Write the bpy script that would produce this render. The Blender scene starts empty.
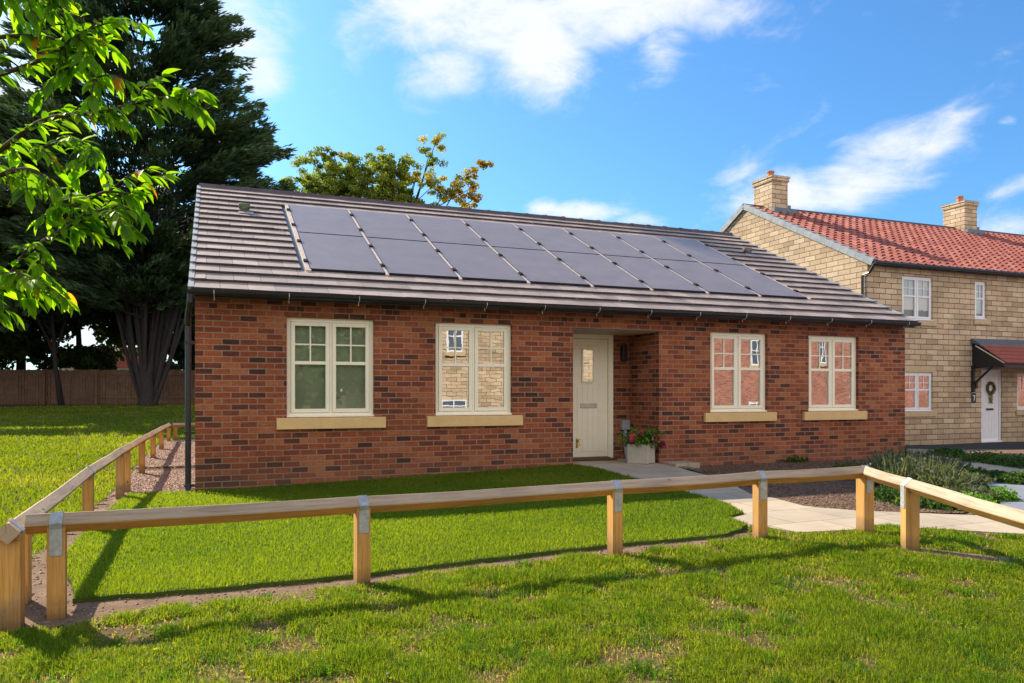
import bpy, bmesh, math, random
import numpy as np
from mathutils import Vector, Matrix
random.seed(7); RNG = np.random.default_rng(11)
R = math.radians
scene = bpy.context.scene
col = scene.collection

# ------------------------------------------------------------------ camera
# The origin is the front left corner of the bungalow, x runs along its front wall.
YAW = R(21.487); CH = 1.2
CAM = Vector((.229, -10.204, CH))
F, CX, HY = 755., 512., 392.
FW = Vector((math.sin(YAW), math.cos(YAW), 0)); RT = Vector((math.cos(YAW), -math.sin(YAW), 0))
cd = bpy.data.cameras.new('camera'); cam = bpy.data.objects.new('camera', cd); col.objects.link(cam)
cam.location = CAM; cam.rotation_euler = (R(90), 0, -YAW)
cd.sensor_width = 36; cd.lens = F / 1024 * 36; cd.shift_y = (HY - 341.5) / 1024; cd.clip_end = 2000; cd.clip_start = .05
scene.camera = cam

def ray(px, py): return FW + RT * ((px - CX) / F) + Vector((0, 0, 1)) * ((HY - py) / F)
def at(px, py, d): return CAM + ray(px, py) * d
def g(px, py, z=0.):
    r = ray(px, py); return CAM + r * ((z - CH) / r.z)

# ------------------------------------------------------------------ helpers
def tag(o, label=None, cat=None, group=None, kind=None):
    if label: o['label'] = label
    if cat: o['category'] = cat
    if group: o['group'] = group
    if kind: o['kind'] = kind
    return o
def thing(name, label, cat, loc=(0, 0, 0), group=None, rz=0):
    o = bpy.data.objects.new(name, None); col.objects.link(o)
    o.location = loc; o.rotation_euler = (0, 0, rz); o.empty_display_size = .2
    return tag(o, label, cat, group)
def copy_tree(o, parent=None):
    c = o.copy(); col.objects.link(c)
    if parent: c.parent = parent
    for ch in [k for k in bpy.data.objects if k.parent == o]: copy_tree(ch, c)
    return c

class MB:
    """collects faces; build() links them as ONE mesh object with metre-scaled box UVs"""
    def __init__(s): s.v = []; s.f = []; s.uvm = {}; s.c = {}; s.m = None
    def quad(s, *p, uv=None, c=None):
        n = len(s.v); s.v += [tuple(q) for q in p]; s.f.append(tuple(range(n, n + len(p))))
        if uv: s.uvm[len(s.f) - 1] = uv
        if c is not None: s.c[len(s.f) - 1] = c
        return s
    def hexa(s, P, c=None, ce=None):   # 8 points: bottom ring, top ring
        n = len(s.v); s.v += [tuple(q) for q in P]
        for a in ((3, 2, 1, 0), (4, 5, 6, 7), (0, 1, 5, 4), (1, 2, 6, 5), (2, 3, 7, 6), (3, 0, 4, 7)):
            s.f.append(tuple(n + i for i in a))
            if c is not None: s.c[len(s.f) - 1] = ce if (ce is not None and a == (0, 1, 5, 4)) else c
        return s
    def box(s, x0, x1, y0, y1, z0, z1, c=None):
        return s.hexa([(x0, y0, z0), (x1, y0, z0), (x1, y1, z0), (x0, y1, z0), (x0, y0, z1), (x1, y0, z1), (x1, y1, z1), (x0, y1, z1)], c)
    def prism(s, poly, off):  # poly list of 3d points, extruded by vector off
        n = len(s.v); k = len(poly); off = Vector(off)
        s.v += [tuple(p) for p in poly] + [tuple(Vector(p) + off) for p in poly]
        s.f.append(tuple(range(n + k - 1, n - 1, -1))); s.f.append(tuple(range(n + k, n + 2 * k)))
        for i in range(k): j = (i + 1) % k; s.f.append((n + i, n + j, n + k + j, n + k + i))
        return s
    def tube(s, pts, r, n=8, cap=True):
        pts = [Vector(p) for p in pts]; rs = r if isinstance(r, (list, tuple)) else [r] * len(pts)
        b = len(s.v); up = None
        for i, p in enumerate(pts):
            d = (pts[min(i + 1, len(pts) - 1)] - pts[max(i - 1, 0)]).normalized()
            a = d.orthogonal().normalized() if up is None else (up - d * up.dot(d)).normalized()
            up = a; c = d.cross(a)
            for k in range(n):
                t = 2 * math.pi * k / n; s.v.append(tuple(p + (a * math.cos(t) + c * math.sin(t)) * rs[i]))
        for i in range(len(pts) - 1):
            for k in range(n):
                k2 = (k + 1) % n; s.f.append((b + i * n + k, b + i * n + k2, b + (i + 1) * n + k2, b + (i + 1) * n + k))
        if cap: s.f.append(tuple(range(b + n - 1, b - 1, -1))); e = b + (len(pts) - 1) * n; s.f.append(tuple(range(e, e + n)))
        return s
    def build(s, name, m, parent=None, loc=None, bevel=0, smooth=False, label=None):
        me = bpy.data.meshes.new(name); base = Vector((0, 0, 0))
        if parent is not None: base = parent_base(parent)
        elif loc is not None: base = Vector(loc)
        me.from_pydata([tuple(Vector(q) - base) for q in s.v], [], s.f); me.validate(); me.update()
        uvl = me.uv_layers.new(name='UVMap')
        for p in me.polygons:
            nn = p.normal; ax = max(range(3), key=lambda i: abs(nn[i]))
            mode = s.uvm.get(p.index)
            for li in p.loop_indices:
                v = me.vertices[me.loops[li].vertex_index].co + base
                uv = (v.y, v.z) if ax == 0 else (v.x, v.z) if ax == 1 else (v.x, v.y)
                if mode == 'half': uv = (uv[0] * 2, uv[1])
                uvl.data[li].uv = uv
        if s.c:
            at_ = me.color_attributes.new('Col', 'FLOAT_COLOR', 'CORNER')
            for p in me.polygons:
                c = s.c.get(p.index, .5)
                for li in p.loop_indices: at_.data[li].color = (c, c, c, 1) if not isinstance(c, (tuple, list)) else (*c, 1)
        if smooth: me.shade_smooth()
        o = bpy.data.objects.new(name, me); col.objects.link(o); me.materials.append(m)
        if parent is not None: o.parent = parent
        elif loc is not None: o.location = loc
        if bevel:
            b = o.modifiers.new('bevel', 'BEVEL'); b.width = bevel; b.segments = 2; b.limit_method = 'ANGLE'
        if label: o['label'] = label
        return o
def parent_base(o):
    b = Vector((0, 0, 0))
    while o is not None: b += Vector(o.location); o = o.parent
    return b

def fast_mesh(name, V, nper, faces_per, m, cols=None, parent=None):
    """V (N,nper,3); faces_per: list of index tuples within an element; cols (N,3)"""
    N = len(V); me = bpy.data.meshes.new(name)
    verts = V.reshape(-1, 3).astype(np.float32)
    me.vertices.add(len(verts)); me.vertices.foreach_set('co', verts.ravel())
    loops = []; starts = []; tot = []; base = (np.arange(N) * nper)
    per = [len(f) for f in faces_per]; flat = np.array([i for f in faces_per for i in f])
    L = (base[:, None] + flat[None, :]).ravel().astype(np.int32)
    me.loops.add(len(L)); me.loops.foreach_set('vertex_index', L)
    st = np.concatenate([[0], np.cumsum(per)[:-1]]); ST = (np.arange(N)[:, None] * sum(per) + st[None, :]).ravel().astype(np.int32)
    me.polygons.add(len(ST)); me.polygons.foreach_set('loop_start', ST)
    me.update(calc_edges=True); me.validate()
    if cols is not None:
        a = me.color_attributes.new('Col', 'FLOAT_COLOR', 'POINT')
        c4 = np.ones((N, nper, 4), np.float32); c4[:, :, :3] = cols[:, None, :]
        a.data.foreach_set('color', c4.ravel())
    o = bpy.data.objects.new(name, me); col.objects.link(o); me.materials.append(m)
    if parent is not None:
        o.parent = parent; b = parent_base(parent)
        o.matrix_parent_inverse = Matrix.Identity(4)
        verts2 = verts - np.array(b, np.float32)[None, :]; me.vertices.foreach_set('co', verts2.ravel()); me.update()
    return o

# ------------------------------------------------------------------ materials
def newmat(name):
    m = bpy.data.materials.new(name); m.use_nodes = True; nt = m.node_tree
    for n in list(nt.nodes): nt.nodes.remove(n)
    out = nt.nodes.new('ShaderNodeOutputMaterial'); return m, nt, out
def N(nt, t, **k):
    n = nt.nodes.new(t)
    for a, b in k.items():
        if a.startswith('i_'): n.inputs[a[2:].replace('_', ' ')].default_value = b
        else: setattr(n, a, b)
    return n
def ramp(nt, fac, stops, interp='LINEAR'):
    r = nt.nodes.new('ShaderNodeValToRGB'); r.color_ramp.interpolation = interp; el = r.color_ramp.elements
    while len(el) > 1: el.remove(el[-1])
    el[0].position = stops[0][0]; el[0].color = (*stops[0][1], 1)
    for p, c in stops[1:]: e = el.new(p); e.color = (*c, 1)
    nt.links.new(fac, r.inputs['Fac']); return r.outputs['Color']
def mixc(nt, fac, a, b, mode='MIX'):
    m = nt.nodes.new('ShaderNodeMix'); m.data_type = 'RGBA'; m.blend_type = mode
    for sck, v in ((m.inputs['Factor'], fac), (m.inputs['A'], a), (m.inputs['B'], b)):
        if hasattr(v, 'links'): nt.links.new(v, sck)
        elif isinstance(v, (int, float)): sck.default_value = v
        else: sck.default_value = (*v, 1)
    return [o for o in m.outputs if o.type == 'RGBA'][0]
def noise(nt, scale, detail=4, rough=.6, vec=None, dim='3D', dist=0):
    n = N(nt, 'ShaderNodeTexNoise'); n.inputs['Scale'].default_value = scale; n.inputs['Detail'].default_value = detail
    n.inputs['Roughness'].default_value = rough; n.inputs['Distortion'].default_value = dist
    if vec is not None: nt.links.new(vec, n.inputs['Vector'])
    return n.outputs['Fac']
def coords(nt, kind='Object'): return nt.nodes.new('ShaderNodeTexCoord').outputs[kind]
def stretch(nt, vec, sc):
    m = N(nt, 'ShaderNodeMapping'); m.inputs['Scale'].default_value = sc; nt.links.new(vec, m.inputs['Vector']); return m.outputs[0]
def bump(nt, h, strength, dist=.01):
    b = N(nt, 'ShaderNodeBump'); b.inputs['Strength'].default_value = strength; b.inputs['Distance'].default_value = dist
    nt.links.new(h, b.inputs['Height']); return b.outputs['Normal']
def pbsdf(nt, out, color, rough=.7, normal=None, metal=0, spec=.4, **k):
    p = nt.nodes.new('ShaderNodeBsdfPrincipled'); p.inputs['Roughness'].default_value = rough if isinstance(rough, (int, float)) else .5
    if not isinstance(rough, (int, float)): nt.links.new(rough, p.inputs['Roughness'])
    p.inputs['Metallic'].default_value = metal; p.inputs['Specular IOR Level'].default_value = spec
    if hasattr(color, 'links'): nt.links.new(color, p.inputs['Base Color'])
    else: p.inputs['Base Color'].default_value = (*color, 1)
    if normal is not None: nt.links.new(normal, p.inputs['Normal'])
    for a, b in k.items(): p.inputs[a].default_value = b
    if out is not None: nt.links.new(p.outputs[0], out.inputs['Surface'])
    return p
def simple(name, c, rough=.6, metal=0, spec=.4, var=.12, scale=8, bs=.15, coord='Object', sc=(1, 1, 1)):
    m, nt, out = newmat(name); v = stretch(nt, coords(nt, coord), sc); n = noise(nt, scale, 5, .65, v)
    lo = tuple(x * (1 - var) for x in c); hi = tuple(min(1, x * (1 + var)) for x in c)
    cc = ramp(nt, n, [(.3, lo), (.7, hi)]); n2 = noise(nt, scale * 9, 3, .6, v)
    pbsdf(nt, out, cc, rough, bump(nt, n2, bs, .004), metal, spec); return m

def masonry(name, bw, bh, mortar, stops, mort, rough=.85, offs=.5, bstr=.7, weather=(.75, 1.12)):
    m, nt, out = newmat(name); uv = coords(nt, 'UV')
    # tiny wobble of the joints
    wob = N(nt, 'ShaderNodeTexNoise'); wob.inputs['Scale'].default_value = 9; wob.inputs['Detail'].default_value = 2
    nt.links.new(uv, wob.inputs['Vector'])
    vm = N(nt, 'ShaderNodeVectorMath', operation='MULTIPLY_ADD'); nt.links.new(wob.outputs['Color'], vm.inputs[0])
    vm.inputs[1].default_value = (.008, .006, 0); nt.links.new(uv, vm.inputs[2])
    b = N(nt, 'ShaderNodeTexBrick'); nt.links.new(vm.outputs[0], b.inputs['Vector'])
    b.offset = offs; b.inputs['Scale'].default_value = 1; b.inputs['Brick Width'].default_value = bw; b.inputs['Row Height'].default_value = bh
    b.inputs['Mortar Size'].default_value = mortar; b.inputs['Mortar Smooth'].default_value = .25; b.inputs['Bias'].default_value = 0
    b.inputs['Color1'].default_value = (0, 0, 0, 1); b.inputs['Color2'].default_value = (1, 1, 1, 1); b.inputs['Mortar'].default_value = (.5, .5, .5, 1)
    dr_ = N(nt, 'ShaderNodeMath', operation='MULTIPLY_ADD', use_clamp=True); nt.links.new(noise(nt, 1.1, 4, .65, uv), dr_.inputs[0]); dr_.inputs[1].default_value = .6; dr_.inputs[2].default_value = -.30
    da = N(nt, 'ShaderNodeMath', operation='MULTIPLY_ADD', use_clamp=True); nt.links.new(noise(nt, 1.1, 4, .65, uv), da.inputs[0]); da.inputs[1].default_value = .75
    db_ = N(nt, 'ShaderNodeMath', operation='SUBTRACT'); nt.links.new(b.outputs['Color'], db_.inputs[0]); db_.inputs[1].default_value = .34; nt.links.new(db_.outputs[0], da.inputs[2])
    cb = ramp(nt, da.outputs[0], stops)
    fine = noise(nt, 60, 4, .7, uv); cb = mixc(nt, .55, cb, ramp(nt, fine, [(.3, (.35, .35, .35)), (.7, (.75, .75, .75))]), 'OVERLAY')
    bl = noise(nt, 14, 3, .6, stretch(nt, uv, (1, 2.2, 1))); cb = mixc(nt, .5, cb, ramp(nt, bl, [(.35, (.3, .3, .33)), (.65, (.62, .6, .58))]), 'OVERLAY')
    mm = mixc(nt, fine, tuple(x * .75 for x in mort), mort)
    c = mixc(nt, b.outputs['Fac'], cb, mm)
    big = noise(nt, .9, 5, .6, uv); c = mixc(nt, 1, c, ramp(nt, big, [(.3, (weather[0],) * 3), (.7, (weather[1],) * 3)]), 'MULTIPLY')
    sz = N(nt, 'ShaderNodeSeparateXYZ'); nt.links.new(uv, sz.inputs[0]); dn = noise(nt, 3.5, 5, .7, uv)
    dz = N(nt, 'ShaderNodeMath', operation='MULTIPLY_ADD'); nt.links.new(dn, dz.inputs[0]); dz.inputs[1].default_value = -.55; nt.links.new(sz.outputs[1], dz.inputs[2])
    dm = N(nt, 'ShaderNodeMapRange'); nt.links.new(dz.outputs[0], dm.inputs[0]); dm.inputs['From Min'].default_value = .12; dm.inputs['From Max'].default_value = -.28; dm.inputs['To Max'].default_value = .3
    c = mixc(nt, dm.outputs[0], c, (.17, .12, .08))
    inv = N(nt, 'ShaderNodeMath', operation='SUBTRACT'); inv.inputs[0].default_value = 1; nt.links.new(b.outputs['Fac'], inv.inputs[1])
    ad = N(nt, 'ShaderNodeMath', operation='MULTIPLY_ADD'); nt.links.new(fine, ad.inputs[0]); ad.inputs[1].default_value = .45; nt.links.new(inv.outputs[0], ad.inputs[2])
    pbsdf(nt, out, c, rough, bump(nt, ad.outputs[0], bstr, .008), 0, .25); return m

M = {}
M['brick'] = masonry('brick', .212, .075, .0075, [(0, (.06, .027, .022)), (.12, (.105, .035, .024)), (.27, (.185, .050, .026)), (.5, (.265, .067, .029)), (.8, (.325, .090, .036)), (1, (.38, .13, .055))], (.37, .25, .17))
M['brick_lit'] = masonry('opposite_brick', .215, .075, .009, [(0, (.28, .09, .06)), (.5, (.42, .14, .09)), (1, (.5, .2, .13))], (.5, .42, .36))
M['stone'] = masonry('cut_stone', .44, .15, .009, [(0, (.42, .31, .19)), (.3, (.52, .39, .25)), (.7, (.59, .45, .29)), (1, (.64, .50, .34))], (.11, .08, .055), bstr=1.0)
M['pale_stone'] = simple('pale_stone', (.52, .40, .24), .8, var=.1)
M['sill'] = simple('sandstone_sill', (.72, .49, .22), .8, var=.08, scale=5)
M['cream'] = simple('cream_upvc', (.92, .86, .69), .35, spec=.5, var=.03, bs=.02)
M['door'] = simple('cream_door', (.92, .86, .69), .4, spec=.5, var=.03, bs=.05)
M['white'] = simple('white_upvc', (.80, .80, .82), .35, spec=.5, var=.03, bs=.02)
M['black'] = simple('black_plastic', (.018, .019, .022), .35, spec=.5, var=.2)
M['lead'] = simple('lead_grey', (.12, .15, .19), .5, metal=.3, var=.2)
M['lead_pale'] = simple('grey_ridge_tile', (.26, .29, .31), .6, var=.25, scale=4)
M['darkridge'] = simple('dark_ridge_tile', (.09, .07, .075), .7, var=.25, scale=3)
M['steel'] = simple('brushed_steel', (.45, .45, .44), .35, metal=.9, var=.1)
M['galv'] = simple('galvanised_steel', (.46, .47, .48), .5, metal=.4, var=.25, scale=25)
M['grey_plastic'] = simple('grey_plastic', (.30, .32, .36), .5, var=.08)
M['planter'] = simple('fibre_cement', (.46, .41, .32), .8, var=.1, scale=12)
M['mat'] = simple('coir_mat', (.13, .06, .035), .95, var=.3, scale=60, bs=.6)
M['soffit'] = simple('timber_soffit', (.45, .36, .24), .6, sc=(1, 8, 1))
M['terracotta'] = simple('terracotta_pot', (.50, .17, .07), .7, var=.15)
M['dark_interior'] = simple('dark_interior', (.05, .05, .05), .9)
M['blind'] = simple('green_blind', (.72, .76, .58), .8, var=.08, scale=2)
M['curtain'] = simple('white_curtain', (.55, .58, .66), .9, var=.1, sc=(14, 14, .3), scale=2)
M['soil_pot'] = simple('potting_soil', (.05, .035, .025), .95, var=.4, scale=40, bs=.8)
M['rear_roof'] = simple('plain_roof', (.16, .12, .11), .8)
M['felt'] = simple('roof_deck', (.03, .03, .03), .9)

# bungalow roof tiles (Col = per tile tint; front edges painted dark as row shadow)
m, nt, out = newmat('concrete_tile'); a = N(nt, 'ShaderNodeVertexColor', layer_name='Col')
v = coords(nt); n1 = noise(nt, 2.2, 5, .7, v); n2 = noise(nt, 45, 4, .7, v)
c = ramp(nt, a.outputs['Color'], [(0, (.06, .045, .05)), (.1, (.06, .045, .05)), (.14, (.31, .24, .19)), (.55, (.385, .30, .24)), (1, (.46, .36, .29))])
c = mixc(nt, 1, c, ramp(nt, n1, [(.3, (.72, .72, .74)), (.7, (1.15, 1.12, 1.08))]), 'MULTIPLY')
lich = noise(nt, 6, 6, .75, v); lm = ramp(nt, lich, [(.62, (0, 0, 0)), (.68, (1, 1, 1))])
c = mixc(nt, lm, c, (.30, .27, .2))
pbsdf(nt, out, c, .5, bump(nt, n2, .4, .003), 0, .6); M['tile'] = m
# red pantiles, step faces painted dark for the shade under each tile
m, nt, out = newmat('red_pantile'); a = N(nt, 'ShaderNodeVertexColor', layer_name='Col')
v = coords(nt); n2 = noise(nt, 30, 4, .7, v)
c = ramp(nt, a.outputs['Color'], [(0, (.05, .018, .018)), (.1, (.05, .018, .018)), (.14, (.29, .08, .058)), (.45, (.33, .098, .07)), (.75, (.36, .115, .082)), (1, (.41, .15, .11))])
c = mixc(nt, .4, c, ramp(nt, n2, [(.3, (.35,) * 3), (.7, (.7,) * 3)]), 'OVERLAY')
pbsdf(nt, out, c, .65, bump(nt, n2, .3, .004), 0, .35); M['pantile'] = m
# solar panel glass
m, nt, out = newmat('solar_glass'); uv = coords(nt, 'UV')
br = N(nt, 'ShaderNodeTexBrick', offset=0); nt.links.new(uv, br.inputs['Vector']); br.inputs['Scale'].default_value = 1
br.inputs['Brick Width'].default_value = .155; br.inputs['Row Height'].default_value = .14; br.inputs['Mortar Size'].default_value = .0012
br.inputs['Color1'].default_value = (.035, .032, .05, 1); br.inputs['Color2'].default_value = (.042, .036, .054, 1); br.inputs['Mortar'].default_value = (.06, .055, .07, 1)
dust = noise(nt, 2.5, 6, .7, coords(nt)); cc = mixc(nt, ramp(nt, dust, [(.35, (.48,) * 3), (.75, (.62,) * 3)]), br.outputs['Color'], (.44, .37, .34))
pbsdf(nt, out, cc, .38, None, 0, .32); M['solar'] = m
M['panel_frame'] = simple('panel_frame', (.03, .03, .035), .4, metal=.3)
M['panel_trim'] = simple('panel_trim', (.62, .50, .42), .6)
M['clamp'] = simple('clamp', (.015, .015, .017), .8, spec=.1)

# window glass: clear pane with a coated reflection
def glass(name, k, tint=(.75, .8, .78)):
    m, nt, out = newmat(name); v = coords(nt)
    b = bump(nt, noise(nt, 2.6, 2, .5, v), .028, .02)
    t = N(nt, 'ShaderNodeBsdfTransparent'); t.inputs[0].default_value = (*tint, 1)
    gl = N(nt, 'ShaderNodeBsdfGlossy'); gl.inputs['Roughness'].default_value = .0; gl.inputs['Color'].default_value = (.95, .95, .95, 1); nt.links.new(b, gl.inputs['Normal'])
    fr = N(nt, 'ShaderNodeFresnel'); fr.inputs['IOR'].default_value = 1.5
    ad = N(nt, 'ShaderNodeMath', operation='ADD', use_clamp=True); nt.links.new(fr.outputs[0], ad.inputs[0]); ad.inputs[1].default_value = k
    mx = N(nt, 'ShaderNodeMixShader'); nt.links.new(ad.outputs[0], mx.inputs[0]); nt.links.new(t.outputs[0], mx.inputs[1]); nt.links.new(gl.outputs[0], mx.inputs[2])
    nt.links.new(mx.outputs[0], out.inputs['Surface']); return m
M['glass'] = glass('window_glass', .42); M['glass_soft'] = glass('window_glass_blind', .2); M['glass_clear'] = glass('window_glass_clear', .12)

# timber
def timber(name, top, side, vert=False):
    m, nt, out = newmat(name); v = coords(nt, 'UV')
    gr = noise(nt, 3, 6, .7, stretch(nt, v, (22, .8, 1) if vert else (.8, 22, 1)), dist=.6)
    kn = N(nt, 'ShaderNodeTexVoronoi'); kn.inputs['Scale'].default_value = 3.2; nt.links.new(stretch(nt, v, (2.4, 1, 1) if vert else (1, 2.4, 1)), kn.inputs['Vector'])
    kf = ramp(nt, kn.outputs['Distance'], [(.03, (1, 1, 1)), (.085, (0, 0, 0))])
    c = ramp(nt, gr, [(.25, tuple(x * .48 for x in side)), (.5, side), (.75, tuple(min(1, x * 1.35) for x in side))])
    ob = noise(nt, 1.3, 3, .6, coords(nt)); c = mixc(nt, 1, c, ramp(nt, ob, [(.3, (.8,) * 3), (.7, (1.15,) * 3)]), 'MULTIPLY')
    c = mixc(nt, kf, c, tuple(x * .3 for x in side))
    wv = noise(nt, 5, 6, .7, coords(nt)); c = mixc(nt, ramp(nt, wv, [(.48, (0,) * 3), (.72, (.55,) * 3)]), c, tuple((x + .28) / 2 for x in side))
    if vert:
        sz = N(nt, 'ShaderNodeSeparateXYZ'); nt.links.new(coords(nt), sz.inputs[0]); a_ = N(nt, 'ShaderNodeMath', operation='MULTIPLY_ADD'); nt.links.new(wv, a_.inputs[0]); a_.inputs[1].default_value = -.22; nt.links.new(sz.outputs[2], a_.inputs[2])
        dm = N(nt, 'ShaderNodeMapRange'); nt.links.new(a_.outputs[0], dm.inputs[0]); dm.inputs['From Min'].default_value = .03; dm.inputs['From Max'].default_value = -.09; dm.inputs['To Max'].default_value = .7; c = mixc(nt, dm.outputs[0], c, (.10, .075, .045))
    pbsdf(nt, out, c, .75, bump(nt, gr, .5, .004), 0, .25); return m
M['rail'] = timber('weathered_rail', None, (.46, .335, .225))
M['post'] = timber('treated_post', None, (.60, .31, .085), True)
M['rail_under'] = timber('fresh_rail', None, (.58, .29, .07))
M['board'] = timber('fence_board', None, (.16, .088, .05), True)
M['bark'] = simple('bark', (.030, .024, .021), .9, var=.4, scale=6, bs=.8, sc=(3, 3, .5))
M['twig'] = simple('twig', (.08, .06, .04), .95, spec=.05, var=.3, scale=20, bs=.4)

def leafy(name, trans=.5, rough=.5, boost=1.0, spec=.3):
    m, nt, out = newmat(name); a = N(nt, 'ShaderNodeVertexColor', layer_name='Col')
    n = noise(nt, 25, 2, .5, coords(nt)); c = mixc(nt, 1, a.outputs['Color'], ramp(nt, n, [(.3, (.85,) * 3), (.7, (1.15,) * 3)]), 'MULTIPLY')
    p = pbsdf(nt, None, c, rough, None, 0, spec)
    t = N(nt, 'ShaderNodeBsdfTranslucent'); tc = mixc(nt, 1, c, (1.5 * boost, 1.5 * boost, .55), 'MULTIPLY'); nt.links.new(tc, t.inputs[0])
    mx = N(nt, 'ShaderNodeMixShader'); mx.inputs[0].default_value = trans
    nt.links.new(p.outputs[0], mx.inputs[1]); nt.links.new(t.outputs[0], mx.inputs[2]); nt.links.new(mx.outputs[0], out.inputs['Surface']); return m
M['grass'] = leafy('grass_blades', .6, .6, 1.1, .2)
M['leaf'] = leafy('cherry_leaf', .62, .5, 2.1, .2)
M['foliage'] = leafy('foliage', .45, .6, 1.0, .25)
M['needle'] = leafy('conifer_foliage', .15, .6, .8, .25)
M['petal'] = leafy('petal', .3, .6, 1., .2)

def ground_mat(name, cols, scale, bs=.6, rough=.95, fine=60):
    m, nt, out = newmat(name); v = coords(nt); n = noise(nt, scale, 8, .7, v); n2 = noise(nt, fine, 5, .75, v)
    k = len(cols); c = ramp(nt, n, [(.28 + .44 * i / (k - 1), cc) for i, cc in enumerate(cols)])
    c = mixc(nt, .6, c, ramp(nt, n2, [(.3, (.28,) * 3), (.7, (.74,) * 3)]), 'OVERLAY')
    pbsdf(nt, out, c, rough, bump(nt, n2, bs, .02), 0, .1); return m
M['turf'] = ground_mat('turf', [(.10, .085, .035), (.075, .11, .022), (.06, .10, .018), (.10, .12, .03)], 1.6)
M['rough_turf'] = ground_mat('rough_turf', [(.20, .13, .08), (.15, .10, .055), (.10, .09, .035), (.18, .12, .07)], 3.2)
M['soil'] = ground_mat('bare_soil', [(.13, .08, .05), (.22, .145, .095), (.30, .21, .145)], 5)
M['mulch'] = ground_mat('bark_mulch', [(.12, .07, .045), (.18, .115, .08), (.23, .155, .11)], 6, .8)
M['gravel_bed'] = ground_mat('gravel_bed', [(.16, .10, .075), (.26, .17, .13)], 9, 1)
M['tarmac'] = ground_mat('tarmac', [(.045, .047, .052), (.06, .062, .068)], 4, .3, .9, 150)
M['paving_grey'] = simple('grey_block', (.20, .22, .26), .8, var=.15, scale=3)
M['stone_chip'] = leafy('gravel_stone', 0, .8, 1, .3)
m, nt, out = newmat('path_slabs'); v = coords(nt, 'Object')
br = N(nt, 'ShaderNodeTexBrick', offset=.5); nt.links.new(v, br.inputs['Vector']); br.inputs['Scale'].default_value = 1
br.inputs['Brick Width'].default_value = .6; br.inputs['Row Height'].default_value = .6; br.inputs['Mortar Size'].default_value = .007
br.inputs['Color1'].default_value = (.36, .30, .22, 1); br.inputs['Color2'].default_value = (.45, .375, .275, 1); br.inputs['Mortar'].default_value = (.22, .17, .12, 1)
nb = noise(nt, 2, 6, .7, v); c = mixc(nt, .5, br.outputs['Color'], ramp(nt, nb, [(.3, (.38,) * 3), (.7, (.62,) * 3)]), 'OVERLAY')
pbsdf(nt, out, c, .8, bump(nt, noise(nt, 40, 4, .7, v), .25, .004), 0, .3); M['slab'] = m

# ------------------------------------------------------------------ sky and sun
SUNV = Vector((-1.66, 3.14, 2.48)).normalized()
elev = math.asin(SUNV.z); azim = math.atan2(SUNV.x, SUNV.y)
w = bpy.data.worlds.new('World'); scene.world = w; w.use_nodes = True; nt = w.node_tree
for n in list(nt.nodes): nt.nodes.remove(n)
wo = nt.nodes.new('ShaderNodeOutputWorld'); bg = nt.nodes.new('ShaderNodeBackground')
SKY = .15; bg.inputs['Strength'].default_value = SKY
sky = nt.nodes.new('ShaderNodeTexSky'); sky.sky_type = 'NISHITA'; sky.sun_disc = False
sky.sun_elevation = elev; sky.sun_rotation = azim; sky.air_density = 1.15; sky.dust_density = 1.3; sky.ozone_density = 3.0; sky.altitude = 100
tc = nt.nodes.new('ShaderNodeTexCoord').outputs['Generated']
sep = N(nt, 'ShaderNodeSeparateXYZ'); nt.links.new(tc, sep.inputs[0])
az = N(nt, 'ShaderNodeMath', operation='ARCTAN2'); nt.links.new(sep.outputs[0], az.inputs[0]); nt.links.new(sep.outputs[1], az.inputs[1])
el = N(nt, 'ShaderNodeMath', operation='ARCSINE'); nt.links.new(sep.outputs[2], el.inputs[0])
cmb = N(nt, 'ShaderNodeCombineXYZ'); nt.links.new(az.outputs[0], cmb.inputs[0]); nt.links.new(el.outputs[0], cmb.inputs[1])
def cloud(px, py, rx, ry, rot, amp, prev):
    dx = (px - CX) / F; a = YAW + math.atan(dx); e = math.atan((HY - py) / F / math.sqrt(1 + dx * dx))
    sa = 1 / (F * (1 + dx * dx)); se = 1 / (F * math.sqrt(1 + dx * dx))
    mp = N(nt, 'ShaderNodeMapping', vector_type='TEXTURE'); nt.links.new(cmb.outputs[0], mp.inputs['Vector'])
    mp.inputs['Location'].default_value = (a, e, 0); mp.inputs['Rotation'].default_value = (0, 0, R(rot)); mp.inputs['Scale'].default_value = (rx * sa, ry * se, 1)
    ln = N(nt, 'ShaderNodeVectorMath', operation='LENGTH'); nt.links.new(mp.outputs[0], ln.inputs[0])
    mr = N(nt, 'ShaderNodeMapRange', interpolation_type='SMOOTHSTEP'); nt.links.new(ln.outputs['Value'], mr.inputs[0])
    mr.inputs['From Min'].default_value = 1.25; mr.inputs['From Max'].default_value = .1; mr.inputs['To Min'].default_value = 0; mr.inputs['To Max'].default_value = amp
    mx = N(nt, 'ShaderNodeMath', operation='MAXIMUM'); nt.links.new(mr.outputs[0], mx.inputs[0])
    if prev is None: mx.inputs[1].default_value = 0
    else: nt.links.new(prev, mx.inputs[1])
    return mx.outputs[0]
cl = None
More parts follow.
